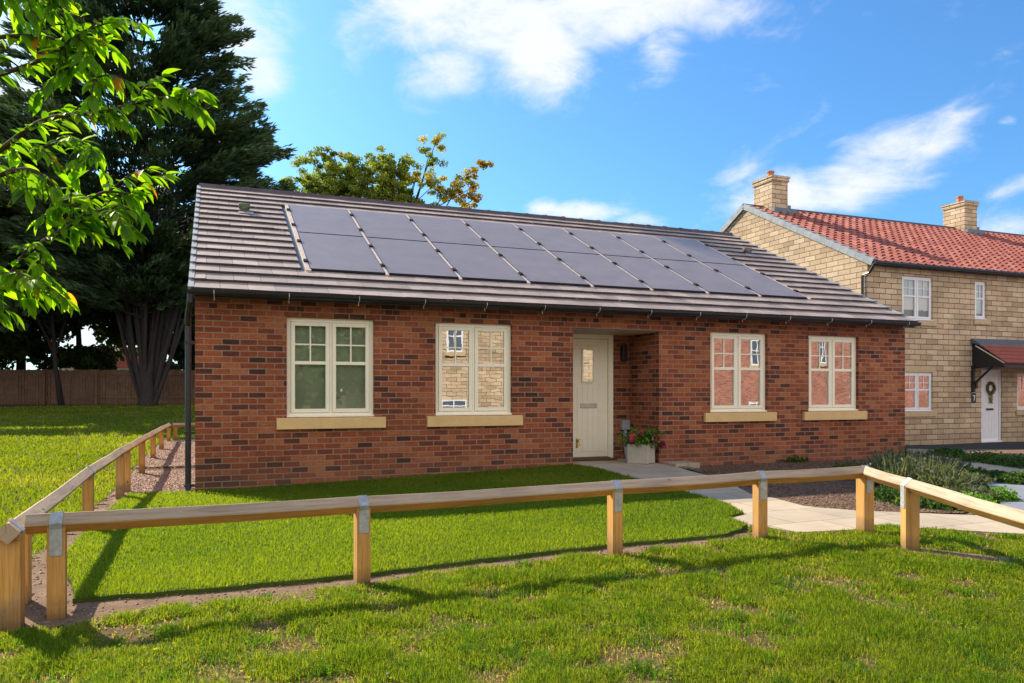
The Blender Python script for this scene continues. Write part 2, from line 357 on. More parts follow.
for b in [(455, 12, 150, 50, -8, 1.1), (540, 45, 70, 68, 30, 1.1), (620, 8, 150, 44, 5, 1.05), (445, 75, 66, 36, 20, .9), (660, 45, 40, 40, 20, .7), (720, 10, 80, 30, 0, .5),
          (875, 165, 135, 48, 20, 1.05), (935, 138, 80, 34, 35, .95), (805, 190, 105, 40, 8, .95), (970, 108, 26, 12, 45, .6),
          (735, 175, 32, 12, 15, .6), (745, 208, 36, 16, 0, .6), (1007, 121, 16, 8, 0, .7), (1010, 232, 60, 26, 0, .75), (1015, 186, 45, 12, 20, .5),
          (575, 213, 60, 15, 0, .95), (545, 208, 26, 12, 0, .9), (635, 222, 40, 10, 0, .7), (240, 30, 50, 55, 60, .75), (262, 75, 34, 34, 40, .8), (215, 10, 90, 40, 0, .6),
          (100, 340, 140, 70, 0, 1.0), (20, 60, 120, 90, 0, .8)]:
    cl = cloud(*b, cl)
# broken cloud added behind the camera to fill the shaded front, also reflected
sm = N(nt, 'ShaderNodeMapRange'); nt.links.new(sep.outputs[1], sm.inputs[0]); sm.inputs['From Min'].default_value = -.1; sm.inputs['From Max'].default_value = -.6; sm.inputs['To Max'].default_value = .85
mx = N(nt, 'ShaderNodeMath', operation='MAXIMUM'); nt.links.new(sm.outputs[0], mx.inputs[0]); nt.links.new(cl, mx.inputs[1]); cl = mx.outputs[0]
nz = noise(nt, 5.5, 9, .62, stretch(nt, tc, (1, 1, 2.2)), dist=.9); nz2 = noise(nt, 17, 8, .65, stretch(nt, tc, (1, 1, 1.8)), dist=.5)
nm = N(nt, 'ShaderNodeMath', operation='MULTIPLY_ADD'); nt.links.new(nz2, nm.inputs[0]); nm.inputs[1].default_value = .6; nt.links.new(nz, nm.inputs[2])
sb = N(nt, 'ShaderNodeMath', operation='MULTIPLY_ADD'); nt.links.new(nm.outputs[0], sb.inputs[0]); sb.inputs[1].default_value = 2.3; sb.inputs[2].default_value = -1.98
ad = N(nt, 'ShaderNodeMath', operation='MULTIPLY_ADD'); nt.links.new(cl, ad.inputs[0]); ad.inputs[1].default_value = 1.25; nt.links.new(sb.outputs[0], ad.inputs[2])
msk = N(nt, 'ShaderNodeMapRange', interpolation_type='SMOOTHSTEP'); nt.links.new(ad.outputs[0], msk.inputs[0]); msk.inputs['From Min'].default_value = -.02; msk.inputs['From Max'].default_value = 1.35; msk.inputs['To Max'].default_value = .95
CLOUD = (3.7, 3.8, 4.05); CLOUD_FILL = (7.4, 6.8, 6.1)  # second tone: brighter, warmer, for the unseen fill cloud
SKYTINT = (.31, .56, .77)
skc = mixc(nt, 1, sky.outputs[0], SKYTINT, 'MULTIPLY')
bk = N(nt, 'ShaderNodeMapRange'); nt.links.new(sep.outputs[1], bk.inputs[0]); bk.inputs['From Min'].default_value = .1; bk.inputs['From Max'].default_value = -.5
fin = mixc(nt, msk.outputs[0], skc, mixc(nt, bk.outputs[0], CLOUD, CLOUD_FILL))
nt.links.new(fin, bg.inputs['Color']); nt.links.new(bg.outputs[0], wo.inputs['Surface'])
sd = bpy.data.lights.new('sun', 'SUN'); sun = bpy.data.objects.new('sun', sd); col.objects.link(sun)
sd.energy = 5.0; sd.angle = R(.5); sd.color = (1, .86, .66); sun.rotation_euler = (-SUNV).to_track_quat('-Z', 'Y').to_euler(); sun.location = (0, 0, 30)
scene.view_settings.view_transform = 'Standard'; scene.view_settings.look = 'None'; scene.view_settings.exposure = .88; scene.view_settings.gamma = 1
scene.cycles.max_bounces = 8; scene.cycles.transparent_max_bounces = 12

FP = {k: g(*v) for k, v in {'A': (10, 627), 'B': (57, 617), 'C': (362, 585), 'D': (615, 555), 'E': (760, 540), 'F': (865, 533), 'G': (910, 551)}.items()}
# ------------------------------------------------------------------ terrain
def sstep(t): t = np.clip(t, 0, 1); return t * t * (3 - 2 * t)
def hgt(x, y):
    x = np.asarray(x, float); y = np.asarray(y, float)
    dd = (x - CAM.x) * FW.x + (y - CAM.y) * FW.y; lat = (x - CAM.x) * RT.x + (y - CAM.y) * RT.y
    left = sstep((2 - lat) / 6)
    h = .53 * sstep((dd - 18) / 21) * left
    h = h - .3 * sstep((y + 1) / 5.5) * sstep((x - 11.5) / 3)
    bumpd = .085 * np.exp(-((x - 5.6) / 2.0) ** 2) * sstep((y + 4.2) / 4.0) * (y < 2) * (x < 6.9)
    bumpd = bumpd - .06 * np.exp(-(x / 2.0) ** 2) * sstep((y + 3) / 3.0) * (y < 3)
    wav = .010 * np.sin(x * 1.7 + 1.3 * np.sin(y * 1.1)) * np.sin(y * 1.9 + .7)
    far = np.clip((np.hypot(x, y) - 60) / 200, 0, 1) * 0
    return h + bumpd + wav * (np.abs(y) < 40) * (~((y > -.3) & (y < 10.5) & (x > -.1) & (x < 12))) + far
def hz(x, y): return float(hgt(x, y))
def sheet(name, poly, off, m, step=.4, skirt=0, label=None, holes=None, kind='structure'):
    bm = bmesh.new(); vs = [bm.verts.new((p[0], p[1], 0)) for p in poly]; bm.faces.new(vs)
    xs = [p[0] for p in poly]; ys = [p[1] for p in poly]
    for ax, lo, hi in ((0, min(xs), max(xs)), (1, min(ys), max(ys))):
        t = math.floor(lo / step) * step + step
        while t < hi:
            co = (t, 0, 0) if ax == 0 else (0, t, 0); no = (1, 0, 0) if ax == 0 else (0, 1, 0)
            bmesh.ops.bisect_plane(bm, geom=bm.verts[:] + bm.edges[:] + bm.faces[:], plane_co=co, plane_no=no, dist=1e-5); t += step
    for f in bm.faces:
        if f.normal.z < 0: f.normal_flip()
    if skirt:
        be = [e for e in bm.edges if len(e.link_faces) == 1]
        r = bmesh.ops.extrude_edge_only(bm, edges=be)
        low = {v for v in r['geom'] if isinstance(v, bmesh.types.BMVert)}
    else: low = set()
    for v in bm.verts: v.co.z = hz(v.co.x, v.co.y) + off - (skirt if v in low else 0)
    bmesh.ops.recalc_face_normals(bm, faces=bm.faces)
    me = bpy.data.meshes.new(name); bm.to_mesh(me); bm.free(); o = bpy.data.objects.new(name, me); col.objects.link(o); me.materials.append(m)
    return tag(o, label, kind=kind)

def wob(poly, amp=.03, step=.15, closed=True, seed=1):
    rr = random.Random(seed); o = []
    n = len(poly)
    for i in range(n):
        a = Vector(poly[i][:2]); b = Vector(poly[(i + 1) % n][:2]); L = (b - a).length; k = max(1, int(L / step)); nrm = Vector((-(b - a).y, (b - a).x)).normalized() if L else Vector((0, 0))
        for j in range(k):
            q = a.lerp(b, j / k)
            if j: q = q + nrm * rr.gauss(0, amp)
            o.append((q.x, q.y))
    return o
# ground sheet with graded grid, out to the horizon
def graded(lo, hi, c0, c1, st):
    a = list(np.arange(c0, c1 + 1e-6, st)); s = st; x = c1
    while x < hi: s *= 1.25; x += s; a.append(min(x, hi))
    s = st; x = c0
    while x > lo: s *= 1.25; x -= s; a.insert(0, max(x, lo))
    return np.array(a)
gx = graded(-700, 700, -12, 26, .4); gy = graded(-700, 900, -12, 45, .4)
GX, GY = np.meshgrid(gx, gy); GZ = hgt(GX, GY) - .004
V = np.stack([GX, GY, GZ], -1).reshape(-1, 3); nx = len(gx); ny = len(gy)
idx = np.arange(nx * ny).reshape(ny, nx); Fc = np.stack([idx[:-1, :-1], idx[:-1, 1:], idx[1:, 1:], idx[1:, :-1]], -1).reshape(-1, 4)
me = bpy.data.meshes.new('ground'); me.from_pydata(V.tolist(), [], Fc.tolist()); me.shade_smooth(); me.materials.append(M['rough_turf'])
go = bpy.data.objects.new('ground', me); col.objects.link(go); tag(go, kind='structure')

xy = lambda p: (p.x, p.y)
LAWN = [(-.52, -5.32), (.37, -5.36), (1.1, -5.34), (1.96, -5.2), (3.07, -5.1), (4.2, -5.02), (4.62, -4.75), (4.72, -4.32), (5.0, -4.22), (5.24, -3.62), (5.26, -3.0), (5.3, -1.7), (5.36, -.5), (5.2, -.02), (-.05, -.02), (-.74, .0), (-.76, -1.5), (-.80, -3.4), (-.76, -4.2), (-.60, -4.85)]
lawnp = wob(LAWN, .012, .12, seed=3)
sheet('lawn', lawnp, .03, M['turf'], .3, .035)
SOIL = wob([(-1.0, -5.6), (-.3, -5.76), (.3, -5.74), (.9, -5.70), (1.5, -5.58), (2.0, -5.44), (3.3, -5.38), (4.4, -5.3), (4.55, -4.95), (3.0, -5.0), (1.0, -5.25), (-.4, -5.25), (-.4, -.2), (-.95, .1), (-.98, -2.6)], .06, .1, seed=5)
sheet('soil_strip', SOIL, .004, M['soil'], .3)
GRAV = [(-.93, -.05), (0, -.05), (0, 10.3), (-.93, 10.3)]
sheet('post_soil', wob([(FP['G'].x - .05, FP['G'].y + .35), (FP['G'].x - .12, FP['G'].y - .1), (FP['G'].x + .3, FP['G'].y - .75), (FP['G'].x + .75, FP['G'].y - 1.5), (FP['G'].x + .95, FP['G'].y - 1.4), (FP['G'].x + .45, FP['G'].y - .5), (FP['G'].x + .12, FP['G'].y + .1)], .03, .1, seed=8), .006, M['soil'], .3)
sheet('gravel_strip', GRAV, .012, M['gravel_bed'], .4)
# path
P = lambda *a: xy(g(*a))
PATH = [(5.23, .86), (5.25, -.05), (5.4, -.5), (5.34, -1.7), (5.3, -3.0), (5.28, -3.62), (5.02, -4.25), (4.74, -4.36), (4.69, -4.69), (4.82, -5.16), (5.34, -5.24), (5.7, -5.14), (5.95, -5.38), (6.55, -5.88), (7.1, -6.6), (8.5, -6.6), (7.7, -5.5), (6.9, -5.0), (6.55, -4.75), P(856, 513), P(820, 510), P(803, 508), P(775, 500), P(750, 495.7), P(724, 484), P(690, 474.5, .03), (6.72, -.3), (6.72, .86)]
sheet('path', PATH, .018, M['slab'], .3, .03)
# mulch bed in front of the right hand wall
BED = [P(724, 484), P(750, 495.7), P(775, 500), P(803, 508), P(820, 510), P(856, 513), (6.7, -4.7), (7.1, -4.9), (8.0, -4.5), (8.3, -4.3), (9.6, -3.1), (11.0, -2.2), (12.6, -1.1), (12.6, 0), (6.72, 0), (6.72, -.3), P(690, 474.5)]
sheet('mulch_bed', BED, .008, M['mulch'], .3)
sheet('driveway', [(7.1, -4.95), (8.05, -4.6), (8.4, -4.35), (9.7, -3.2), (10.9, -2.5), (14, -1.6), (30, -1.6), (40, -10), (12, -16), (9.0, -6.6), (7.7, -5.4)], .012, M['paving_grey'], .5)
sheet('garden_bed', [(10.9, -2.45), (12.65, -.9), (12.7, 2.2), (34, 2.2), (34, -1.55), (14, -1.55)], .006, M['mulch'], .5)
sheet('garden_path', [P(925, 456), P(950, 458.5), P(1024, 471), (16, -1.2), (16.3, -1.8), (13.2, -1.75), P(1024, 478), P(940, 464)], .02, M['slab'], .3, .03)
sheet('tarmac_strip', [(12.3, 2.3), (40, 2.3), (40, 5.34), (16.7, 5.34), (16.7, 16), (12.3, 16)], .012, M['tarmac'], .5)
sheet('road', [(-60, -19), (70, -19), (70, -14), (-60, -14)], .01, M['tarmac'], 2)

def leaf_cloud(pts, size, cols, up=0., long=1.0):
    """one kite shaped leaf per point, random orientation -> (n,4,3)"""
    n = len(pts); a = RNG.normal(0, 1, (n, 3)); a[:, 2] += up; a /= np.linalg.norm(a, axis=1)[:, None]
    b = RNG.normal(0, 1, (n, 3)); b -= a * (a * b).sum(1)[:, None]; b /= np.linalg.norm(b, axis=1)[:, None]
    s = size if np.ndim(size) else np.full(n, size); s = s * RNG.uniform(.7, 1.3, n); L = a * (s * long)[:, None]; B = b * (s * .42)[:, None]
    nrm = np.cross(a, b) * (s * .12)[:, None]
    V = np.stack([pts - L * .5, pts + B + nrm - L * .05, pts + L * .5, pts - B + nrm - L * .05], 1); return V, cols
Q4 = [(0, 1, 2, 3)]
# ------------------------------------------------------------------ grass
def in_poly(x, y, poly):
    c = np.zeros(len(x), bool); n = len(poly)
    for i in range(n):
        x0, y0 = poly[i][:2]; x1, y1 = poly[(i + 1) % n][:2]
        if y0 == y1: continue
        t = ((y0 > y) != (y1 > y)) & (x < (x1 - x0) * (y - y0) / (y1 - y0) + x0); c ^= t
    return c
def vnoise(x, y, s, seed):
    r = np.random.default_rng(seed); T = r.random((64, 64)); X = x / s; Y = y / s; i = np.floor(X).astype(int); j = np.floor(Y).astype(int); u = X - i; v = Y - j
    u = u * u * (3 - 2 * u); v = v * v * (3 - 2 * v); a = T[i % 64, j % 64]; b = T[(i + 1) % 64, j % 64]; c = T[i % 64, (j + 1) % 64]; d = T[(i + 1) % 64, (j + 1) % 64]
    return (a * (1 - u) + b * u) * (1 - v) + (c * (1 - u) + d * u) * v
def fbm(x, y, s, seed): return (vnoise(x, y, s, seed) + .5 * vnoise(x, y, s / 2.1, seed + 1) + .25 * vnoise(x, y, s / 4.3, seed + 2)) / 1.75
def scatter_polar(k, d0, d1, a0, a1):
    n = int(k * (a1 - a0) * math.log(d1 / d0)); d = d0 * (d1 / d0) ** RNG.random(n); a = a0 + (a1 - a0) * RNG.random(n)
    x = CAM.x + d * np.sin(a + YAW); y = CAM.y + d * np.cos(a + YAW); return x, y, d
def blades(name, x, y, z, d, h, wdt, cols, lean, label):
    n = len(x); a = RNG.random(n) * 2 * np.pi; w = wdt * .5; ax = np.cos(a) * w; ay = np.sin(a) * w
    la = RNG.random(n) * 2 * np.pi; lm = np.abs(RNG.normal(0, lean, n)) * h; lx = np.cos(la) * lm; ly = np.sin(la) * lm
    V = np.zeros((n, 5, 3))
    V[:, 0] = np.stack([x - ax, y - ay, z], -1); V[:, 1] = np.stack([x + ax, y + ay, z], -1)
    V[:, 2] = np.stack([x + ax * .8 + lx * .35, y + ay * .8 + ly * .35, z + h * .55], -1); V[:, 3] = np.stack([x - ax * .8 + lx * .35, y - ay * .8 + ly * .35, z + h * .55], -1)
    V[:, 4] = np.stack([x + lx, y + ly, z + h * (1 - .25 * np.minimum(1, lm / h))], -1)
    o = fast_mesh(name, V, 5, [(0, 1, 2, 3), (3, 2, 4)], M['grass'], cols); tag(o, label, 'grass', kind='stuff'); return o
def mixcols(t, pal):
    pal = np.array(pal); t = np.clip(t, 0, .9999) * (len(pal) - 1); i = t.astype(int); f = (t - i)[:, None]; return pal[i] * (1 - f) + pal[i + 1] * f
x, y, d = scatter_polar(300000, 2.6, 12.5, -.75, .75)
lw = in_poly(x, y, [(p[0], p[1]) for p in lawnp]); xi, yi, di = x[lw], y[lw], d[lw]
t = fbm(xi, yi, 1.3, 5) * .75 + RNG.normal(0, .16, len(xi)) + .08
blades('lawn_grass', xi, yi, hgt(xi, yi) + .026, di, .026 + .012 * RNG.random(len(xi)), .00075 * di, mixcols(t, [(.07, .13, .008), (.125, .195, .010), (.18, .235, .014), (.28, .30, .035)]), .6, 'short dense bright green lawn grass between the low rail fence and the bungalow')
# rough verge in front of the fence and to the left
x, y, d = scatter_polar(330000, 2.6, 11, -.75, .80)
line = [(-14, -5.2), (-1.0, -5.7), (-.7, -5.82), (-.3, -5.62), (.3, -5.62), (.9, -5.55), (1.5, -5.42), (2.0, -5.34), (3.3, -5.3), (4.4, -5.15), (4.55, -4.9), (4.70, -4.66), (4.82, -5.18), (5.34, -5.26), (5.7, -5.16), (5.95, -5.4), (6.55, -5.9), (7.1, -6.6), (9, -9), (9, -14), (-14, -14)]
pm = fbm(x, y, .22, 21); pm2 = fbm(x, y, 1.7, 31)
wx_ = x + .10 * (vnoise(x, y, .16, 91) - .5); wy_ = y + .22 * (vnoise(x, y, .14, 92) - .5)
keep = in_poly(wx_, wy_, line) & ~in_poly(x, y, [(p[0], p[1]) for p in lawnp]) & ~in_poly(x, y, PATH) & ~(in_poly(wx_, wy_, [(FP['G'].x - .05, FP['G'].y + .35), (FP['G'].x - .12, FP['G'].y - .1), (FP['G'].x + .3, FP['G'].y - .75), (FP['G'].x + .75, FP['G'].y - 1.5), (FP['G'].x + .95, FP['G'].y - 1.4), (FP['G'].x + .45, FP['G'].y - .5), (FP['G'].x + .12, FP['G'].y + .1)]) & (RNG.random(len(x)) < .85)) & (RNG.random(len(x)) < np.clip((pm - .365) * 8 + .2, .05, 1))
xi, yi, di, p1, p2 = x[keep], y[keep], d[keep], pm[keep], pm2[keep]
hh = (.018 + .045 * np.clip(p1 - .3, 0, 1) ** 1.2 * 1.6 + .018 * RNG.random(len(xi))) * (.75 + .6 * p2)
t = .12 + (1 - p1) * .62 + RNG.normal(0, .2, len(xi))
blades('verge_grass', xi, yi, hgt(xi, yi) - .003, di, hh, .00095 * di, mixcols(t, [(.06, .125, .008), (.13, .195, .010), (.19, .245, .016), (.31, .30, .05), (.42, .32, .16)]), .85, 'rough patchy grass of the near verge with straw coloured bare spots')
tx_, ty_, td_ = scatter_polar(420, 2.7, 9, -.75, .80); k_ = in_poly(tx_, ty_, line); tx_, ty_, td_ = tx_[k_], ty_[k_], td_[k_]; per_ = 90
rad_ = RNG.uniform(.02, .09, len(tx_)); X_ = (tx_[:, None] + RNG.normal(0, 1, (len(tx_), per_)) * rad_[:, None]).ravel(); Y_ = (ty_[:, None] + RNG.normal(0, 1, (len(tx_), per_)) * rad_[:, None]).ravel(); D_ = np.repeat(td_, per_); H_t = np.repeat(RNG.uniform(.03, .075, len(tx_)), per_) * RNG.uniform(.6, 1.1, len(X_)); T_ = np.repeat(RNG.uniform(0, .6, len(tx_)), per_) + RNG.normal(0, .12, len(X_))
k_ = in_poly(X_, Y_, line); X_, Y_, D_, H_t, T_ = X_[k_], Y_[k_], D_[k_], H_t[k_], T_[k_]
blades('grass_tufts', X_, Y_, hgt(X_, Y_) - .004, D_, H_t, .0011 * D_, mixcols(T_, [(.05, .13, .012), (.11, .20, .015), (.18, .26, .02)]), .7, 'taller darker grass tufts scattered through the near verge')
# small broad leaved weeds lying in the verge
wx, wy, wd_ = scatter_polar(9000, 2.7, 9, -.75, .80); k_ = in_poly(wx, wy, line) & (fbm(wx, wy, .5, 77) > .52); wx, wy = wx[k_], wy[k_]; wp = np.stack([wx, wy, hgt(wx, wy) + RNG.uniform(.008, .035, len(wx))], -1)
Vw = leaf_cloud(wp, .022, None, up=0)[0]; Vw[:, :, 2] = (Vw[:, :, 2] - wp[:, None, 2]) * .45 + wp[:, None, 2]
wo_ = fast_mesh('clover', Vw, 4, Q4, M['grass'], mixcols(RNG.random(len(wx)), [(.05, .13, .02), (.10, .20, .03), (.20, .27, .06)])); tag(wo_, 'small clover and weed leaves low in the near verge', 'clover', kind='stuff')
# thatch: flat dead stems in the bald patches
x, y, d = scatter_polar(40000, 2.6, 10, -.75, .80)
keep = in_poly(x, y, line) & (fbm(x, y, .22, 21) < .40)
xi, yi, di = x[keep], y[keep], d[keep]; n = len(xi)
o = blades('dry_thatch', xi, yi, hgt(xi, yi) + .001, di, .012 + .012 * RNG.random(n), .0011 * di, mixcols(RNG.random(n), [(.28, .16, .09), (.44, .29, .19), (.56, .42, .28)]), 2.2, 'dry straw thatch lying in the bald patches of the verge')
# lawn on the left beyond the side fence
x, y, d = scatter_polar(120000, 6, 42, -.78, .05)
left = [(-1.0, -5.5), (-.98, -2.6), (-.96, 10.4), (-.2, 10.8), (13, 12), (13, 40), (-45, 40), (-45, -5.5)]
keep = in_poly(x, y, left); xi, yi, di = x[keep], y[keep], d[keep]
t = fbm(xi, yi, 1.8, 41) * .6 + RNG.normal(0, .2, len(xi)) + .2
blades('side_grass', xi, yi, hgt(xi, yi) - .004, di, .035 + .025 * RNG.random(len(xi)) + .0009 * di, .0012 * di, mixcols(t, [(.07, .125, .008), (.12, .175, .010), (.18, .22, .016), (.30, .29, .06)]), .6, 'yellow green open grass to the left of the bungalow, shaded at its far edge')

# ------------------------------------------------------------------ gravel and mulch chips
def chips(name, poly, n, s0, s1, pal, label, cat, off=.012, flat=.6):
    xs = [p[0] for p in poly]; ys = [p[1] for p in poly]
    x = RNG.uniform(min(xs), max(xs), n * 2); y = RNG.uniform(min(ys), max(ys), n * 2); k = in_poly(x, y, poly); x = x[k][:n]; y = y[k][:n]; n = len(x)
    base = np.array([(1, 0, 0), (-.5, .87, 0), (-.5, -.87, 0), (0, 0, 1), (0, 0, -1)], float); s = RNG.uniform(s0, s1, n)
    V = base[None] * (s[:, None, None] * np.array([1, 1, flat])[None, None]) + RNG.normal(0, .22, (n, 5, 3)) * s[:, None, None]
    a = RNG.random(n) * 6.28; c, sn = np.cos(a), np.sin(a); X = V[:, :, 0] * c[:, None] - V[:, :, 1] * sn[:, None]; Y = V[:, :, 0] * sn[:, None] + V[:, :, 1] * c[:, None]
    V = np.stack([X + x[:, None], Y + y[:, None], V[:, :, 2] + (hgt(x, y) + off)[:, None]], -1)
    o = fast_mesh(name, V, 5, [(0, 1, 3), (1, 2, 3), (2, 0, 3), (1, 0, 4), (2, 1, 4), (0, 2, 4)], M['stone_chip'], mixcols(RNG.random(n), pal)); tag(o, label, cat, kind='stuff')
chips('gravel', GRAV, 26000, .008, .02, [(.12, .07, .05), (.30, .19, .14), (.45, .33, .27), (.30, .17, .12)], 'pinkish brown gravel between the side fence and the bungalow wall', 'gravel')
chips('bark_chips', BED, 22000, .006, .017, [(.09, .05, .03), (.18, .11, .075), (.27, .18, .13)], 'dark bark chippings in the bed under the right hand windows', 'mulch', flat=.3)
chips('soil_crumbs', SOIL, 6000, .003, .013, [(.14, .09, .055), (.26, .17, .11), (.36, .26, .19)], 'loose soil crumbs and stones along the lawn edge', 'soil', off=.006)

# ------------------------------------------------------------------ walls with openings
def wall_front(mb, x0, x1, z0, z1, holes, y, rev=.1, bands=()):
    """brick skin in the plane y facing -y, with reveals going back"""
    xs = sorted({x0, x1, *[h[0] for h in holes], *[h[1] for h in holes]}); zs = sorted({z0, z1, *[h[2] for h in holes], *[h[3] for h in holes], *[b for bb in bands for b in bb]})
    for i in range(len(xs) - 1):
        for j in range(len(zs) - 1):
            cx_, cz = (xs[i] + xs[i + 1]) / 2, (zs[j] + zs[j + 1]) / 2
            if any(h[0] < cx_ < h[1] and h[2] < cz < h[3] for h in holes): continue
            uv = 'half' if any(b[0] < cz < b[1] for b in bands) else None
            mb.quad((xs[i], y, zs[j]), (xs[i + 1], y, zs[j]), (xs[i + 1], y, zs[j + 1]), (xs[i], y, zs[j + 1]), uv=uv)
    for h in holes:
        r = h[4] if len(h) > 4 else rev; a, b, c, e = h[:4]
        mb.quad((a, y, c), (a, y, e), (a, y + r, e), (a, y + r, c)); mb.quad((b, y, e), (b, y, c), (b, y + r, c), (b, y + r, e))
        mb.quad((a, y, e), (b, y, e), (b, y + r, e), (a, y + r, e))
        if len(h) <= 5: mb.quad((a, y, c), (a, y + r, c), (b, y + r, c), (b, y, c))

def window(house, x0, x1, z0, z1, y, m, lights=2, bars='top', glassm='glass', ft=.055, backing=None, split=.45):
    """casement window set with its outer face at y; returns the window part"""
    fr = MB(); d = .07; W = x1 - x0
    fr.box(x0, x0 + ft, y, y + d, z0, z1); fr.box(x1 - ft, x1, y, y + d, z0, z1)
    fr.box(x0 + ft, x1 - ft, y, y + d, z1 - ft, z1); fr.box(x0 + ft, x1 - ft, y, y + d, z0, z0 + ft)
    fr.box(x0 - .012, x1 + .012, y - .05, y - .001, z0 - .012, z0 + .022)
    cw = (W - 2 * ft - (lights - 1) * .03) / lights
    win = None; gl = MB(); bars_ = MB(); sash = MB()
    for k in range(lights):
        a = x0 + ft + k * (cw + .03)
        if k: fr.box(a - .03, a, y, y + d, z0 + ft, z1 - ft)
        a += .003; b = a + cw - .006; c = z0 + ft + .003; e = z1 - ft - .003; st = .05; yy = y - .012; y2 = y + .045
        sash.box(a, a + st, yy, y2, c, e); sash.box(b - st, b, yy, y2, c, e); sash.box(a + st, b - st, yy, y2, e - st, e); sash.box(a + st, b - st, yy, y2, c, c + st)
        zt = e - (e - c) * split; sash.box(a + st, b - st, yy, y2, zt - .022, zt + .022)
        gl.quad((a + st, y + .012, c + st), (b - st, y + .012, c + st), (b - st, y + .012, zt - .022), (a + st, y + .012, zt - .022))
        gl.quad((a + st, y + .012, zt + .022), (b - st, y + .012, zt + .022), (b - st, y + .012, e - st), (a + st, y + .012, e - st))
        if bars:
            xm = (a + b) / 2; zm = (zt + e - st) / 2
            bars_.box(xm - .009, xm + .009, y - .002, y + .010, zt + .022, e - st); bars_.box(a + st, b - st, y - .003, y + .009, zm - .009, zm + .009)
    win = fr.build('window', m, house, bevel=.004)
    sash.build('sash', m, win, bevel=.003); gl.build('pane', M[glassm], win)
    if bars: bars_.build('glazing_bar', m, win)
    if backing:
        bk = MB(); bk.box(x0 + ft, x1 - ft, y + .075, y + .085, z0 + ft, z1 - .02); bk.build('blind', M[backing], win)
    return win

# ------------------------------------------------------------------ bungalow
BL, BD = 11.96, 10.2
bung = thing('bungalow', 'single storey red brick bungalow with solar panels on its roof and a recessed cream door', 'house', (0, 0, 0))
WN = [(1.10, 2.24, .87, 2.18), (3.10, 4.25, .87, 2.18), (7.70, 8.85, .87, 2.18), (9.72, 10.85, .87, 2.18)]
REC = (5.23, 6.73, .03, 2.155, .892, 'nofloor')
wb = MB()
wall_front(wb, 0, BL, -.25, 2.47, WN + [REC], 0, .1, bands=((2.25, 2.325),))
# left, right and rear walls with gables
sl = 2.57 / 5.22; zr = lambda yy: 2.44 + sl * (min(yy, 10.0 - yy) + .2)
for xx in (0, BL):
    P_ = [(xx, 0, -.25), (xx, 10, -.25), (xx, 10, 2.47), (xx, 5, zr(5)), (xx, 0, 2.47)]
    wb.quad(*(P_[::-1] if xx == 0 else P_))
wb.quad((BL, 10, -.25), (0, 10, -.25), (0, 10, 2.47), (BL, 10, 2.47))
# recess back wall to the left and right of the door
wb.quad((6.39, .892, 0), (6.73, .892, 0), (6.73, .892, 2.155), (6.39, .892, 2.155)); wb.quad((5.23, .892, 0), (5.36, .892, 0), (5.36, .892, 2.155), (5.23, .892, 2.155))
wall = wb.build('wall', M['brick'], bung)
MB().box(5.1, 6.95, .005, .88, 2.145, 2.154).build('soffit', M['soffit'], bung)
MB().box(5.22, 6.74, -.005, .02, 2.148, 2.162).build('lintel', M['black'], bung)
for i, (a, b, c, e) in enumerate(WN):
    wn = window(bung, a, b, c, e, .06, M['cream'], glassm='glass_soft' if i == 0 else 'glass', backing='blind' if i == 0 else None)
    s_ = MB(); s_.box(a - .13, b + .15, -.055, .055, .715, .862); s_.build('sill', M['sill'], wn, bevel=.006)
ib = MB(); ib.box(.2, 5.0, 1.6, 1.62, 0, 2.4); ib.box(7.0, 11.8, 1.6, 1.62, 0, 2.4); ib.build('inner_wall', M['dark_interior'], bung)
# door
dx0, dx1, dz0, dz1, dy = 5.36, 6.385, .10, 2.155, .892
db = MB(); db.box(dx0, dx0 + .09, dy - .05, dy + .02, dz0, dz1); db.box(dx1 - .09, dx1, dy - .05, dy + .02, dz0, dz1); db.box(dx0 + .09, dx1 - .09, dy - .05, dy + .02, dz1 - .08, dz1)
dfr = db.build('door_frame', M['cream'], bung, bevel=.004)
dl = MB(); xa, xb = dx0 + .095, dx1 - .095; dl.box(xa, xb, dy - .02, dy + .02, dz0 + .035, dz1 - .085)
# tongue and groove boards: raised strips, leaving the glazed slot free
nb_ = 7; bw_ = (xb - xa - .16) / nb_
for k in range(nb_):
    a = xa + .08 + k * bw_; b = a + bw_ - .008
    if b > 5.80 and a < 6.04: dl.box(a, b, dy - .026, dy - .0205, dz0 + .12, 1.30); dl.box(a, b, dy - .026, dy - .0205, 1.95, dz1 - .17)
    else: dl.box(a, b, dy - .026, dy - .0205, dz0 + .12, dz1 - .17)
door = dl.build('front_door', M['door'], bung, bevel=.002)
MB().box(5.835, 6.015, dy - .034, dy - .0265, 1.38, 1.89).build('door_window', M['glass'], door)
dw = MB(); dw.box(5.81, 5.835, dy - .042, dy - .0265, 1.355, 1.915); dw.box(6.015, 6.04, dy - .042, dy - .0265, 1.355, 1.915); dw.box(5.835, 6.015, dy - .042, dy - .0265, 1.355, 1.38); dw.box(5.835, 6.015, dy - .042, dy - .0265, 1.89, 1.915)
dw.build('window_trim', M['door'], door)
MB().box(5.86, 5.94, dy - .040, dy - .0345, 1.66, 1.685).build('spyhole_plate', M['steel'], door)
MB().box(5.785, 6.085, dy - .04, dy - .0265, .94, 1.015).build('letter_plate', M['steel'], door, bevel=.004)
MB().box(5.515, 5.555, dy - .04, dy - .0265, .95, 1.2).build('door_handle', M['steel'], door)
MB().box(dx0 + .09, dx1 - .09, dy - .11, dy + .02, .075, .130).build('threshold', M['black'], door)
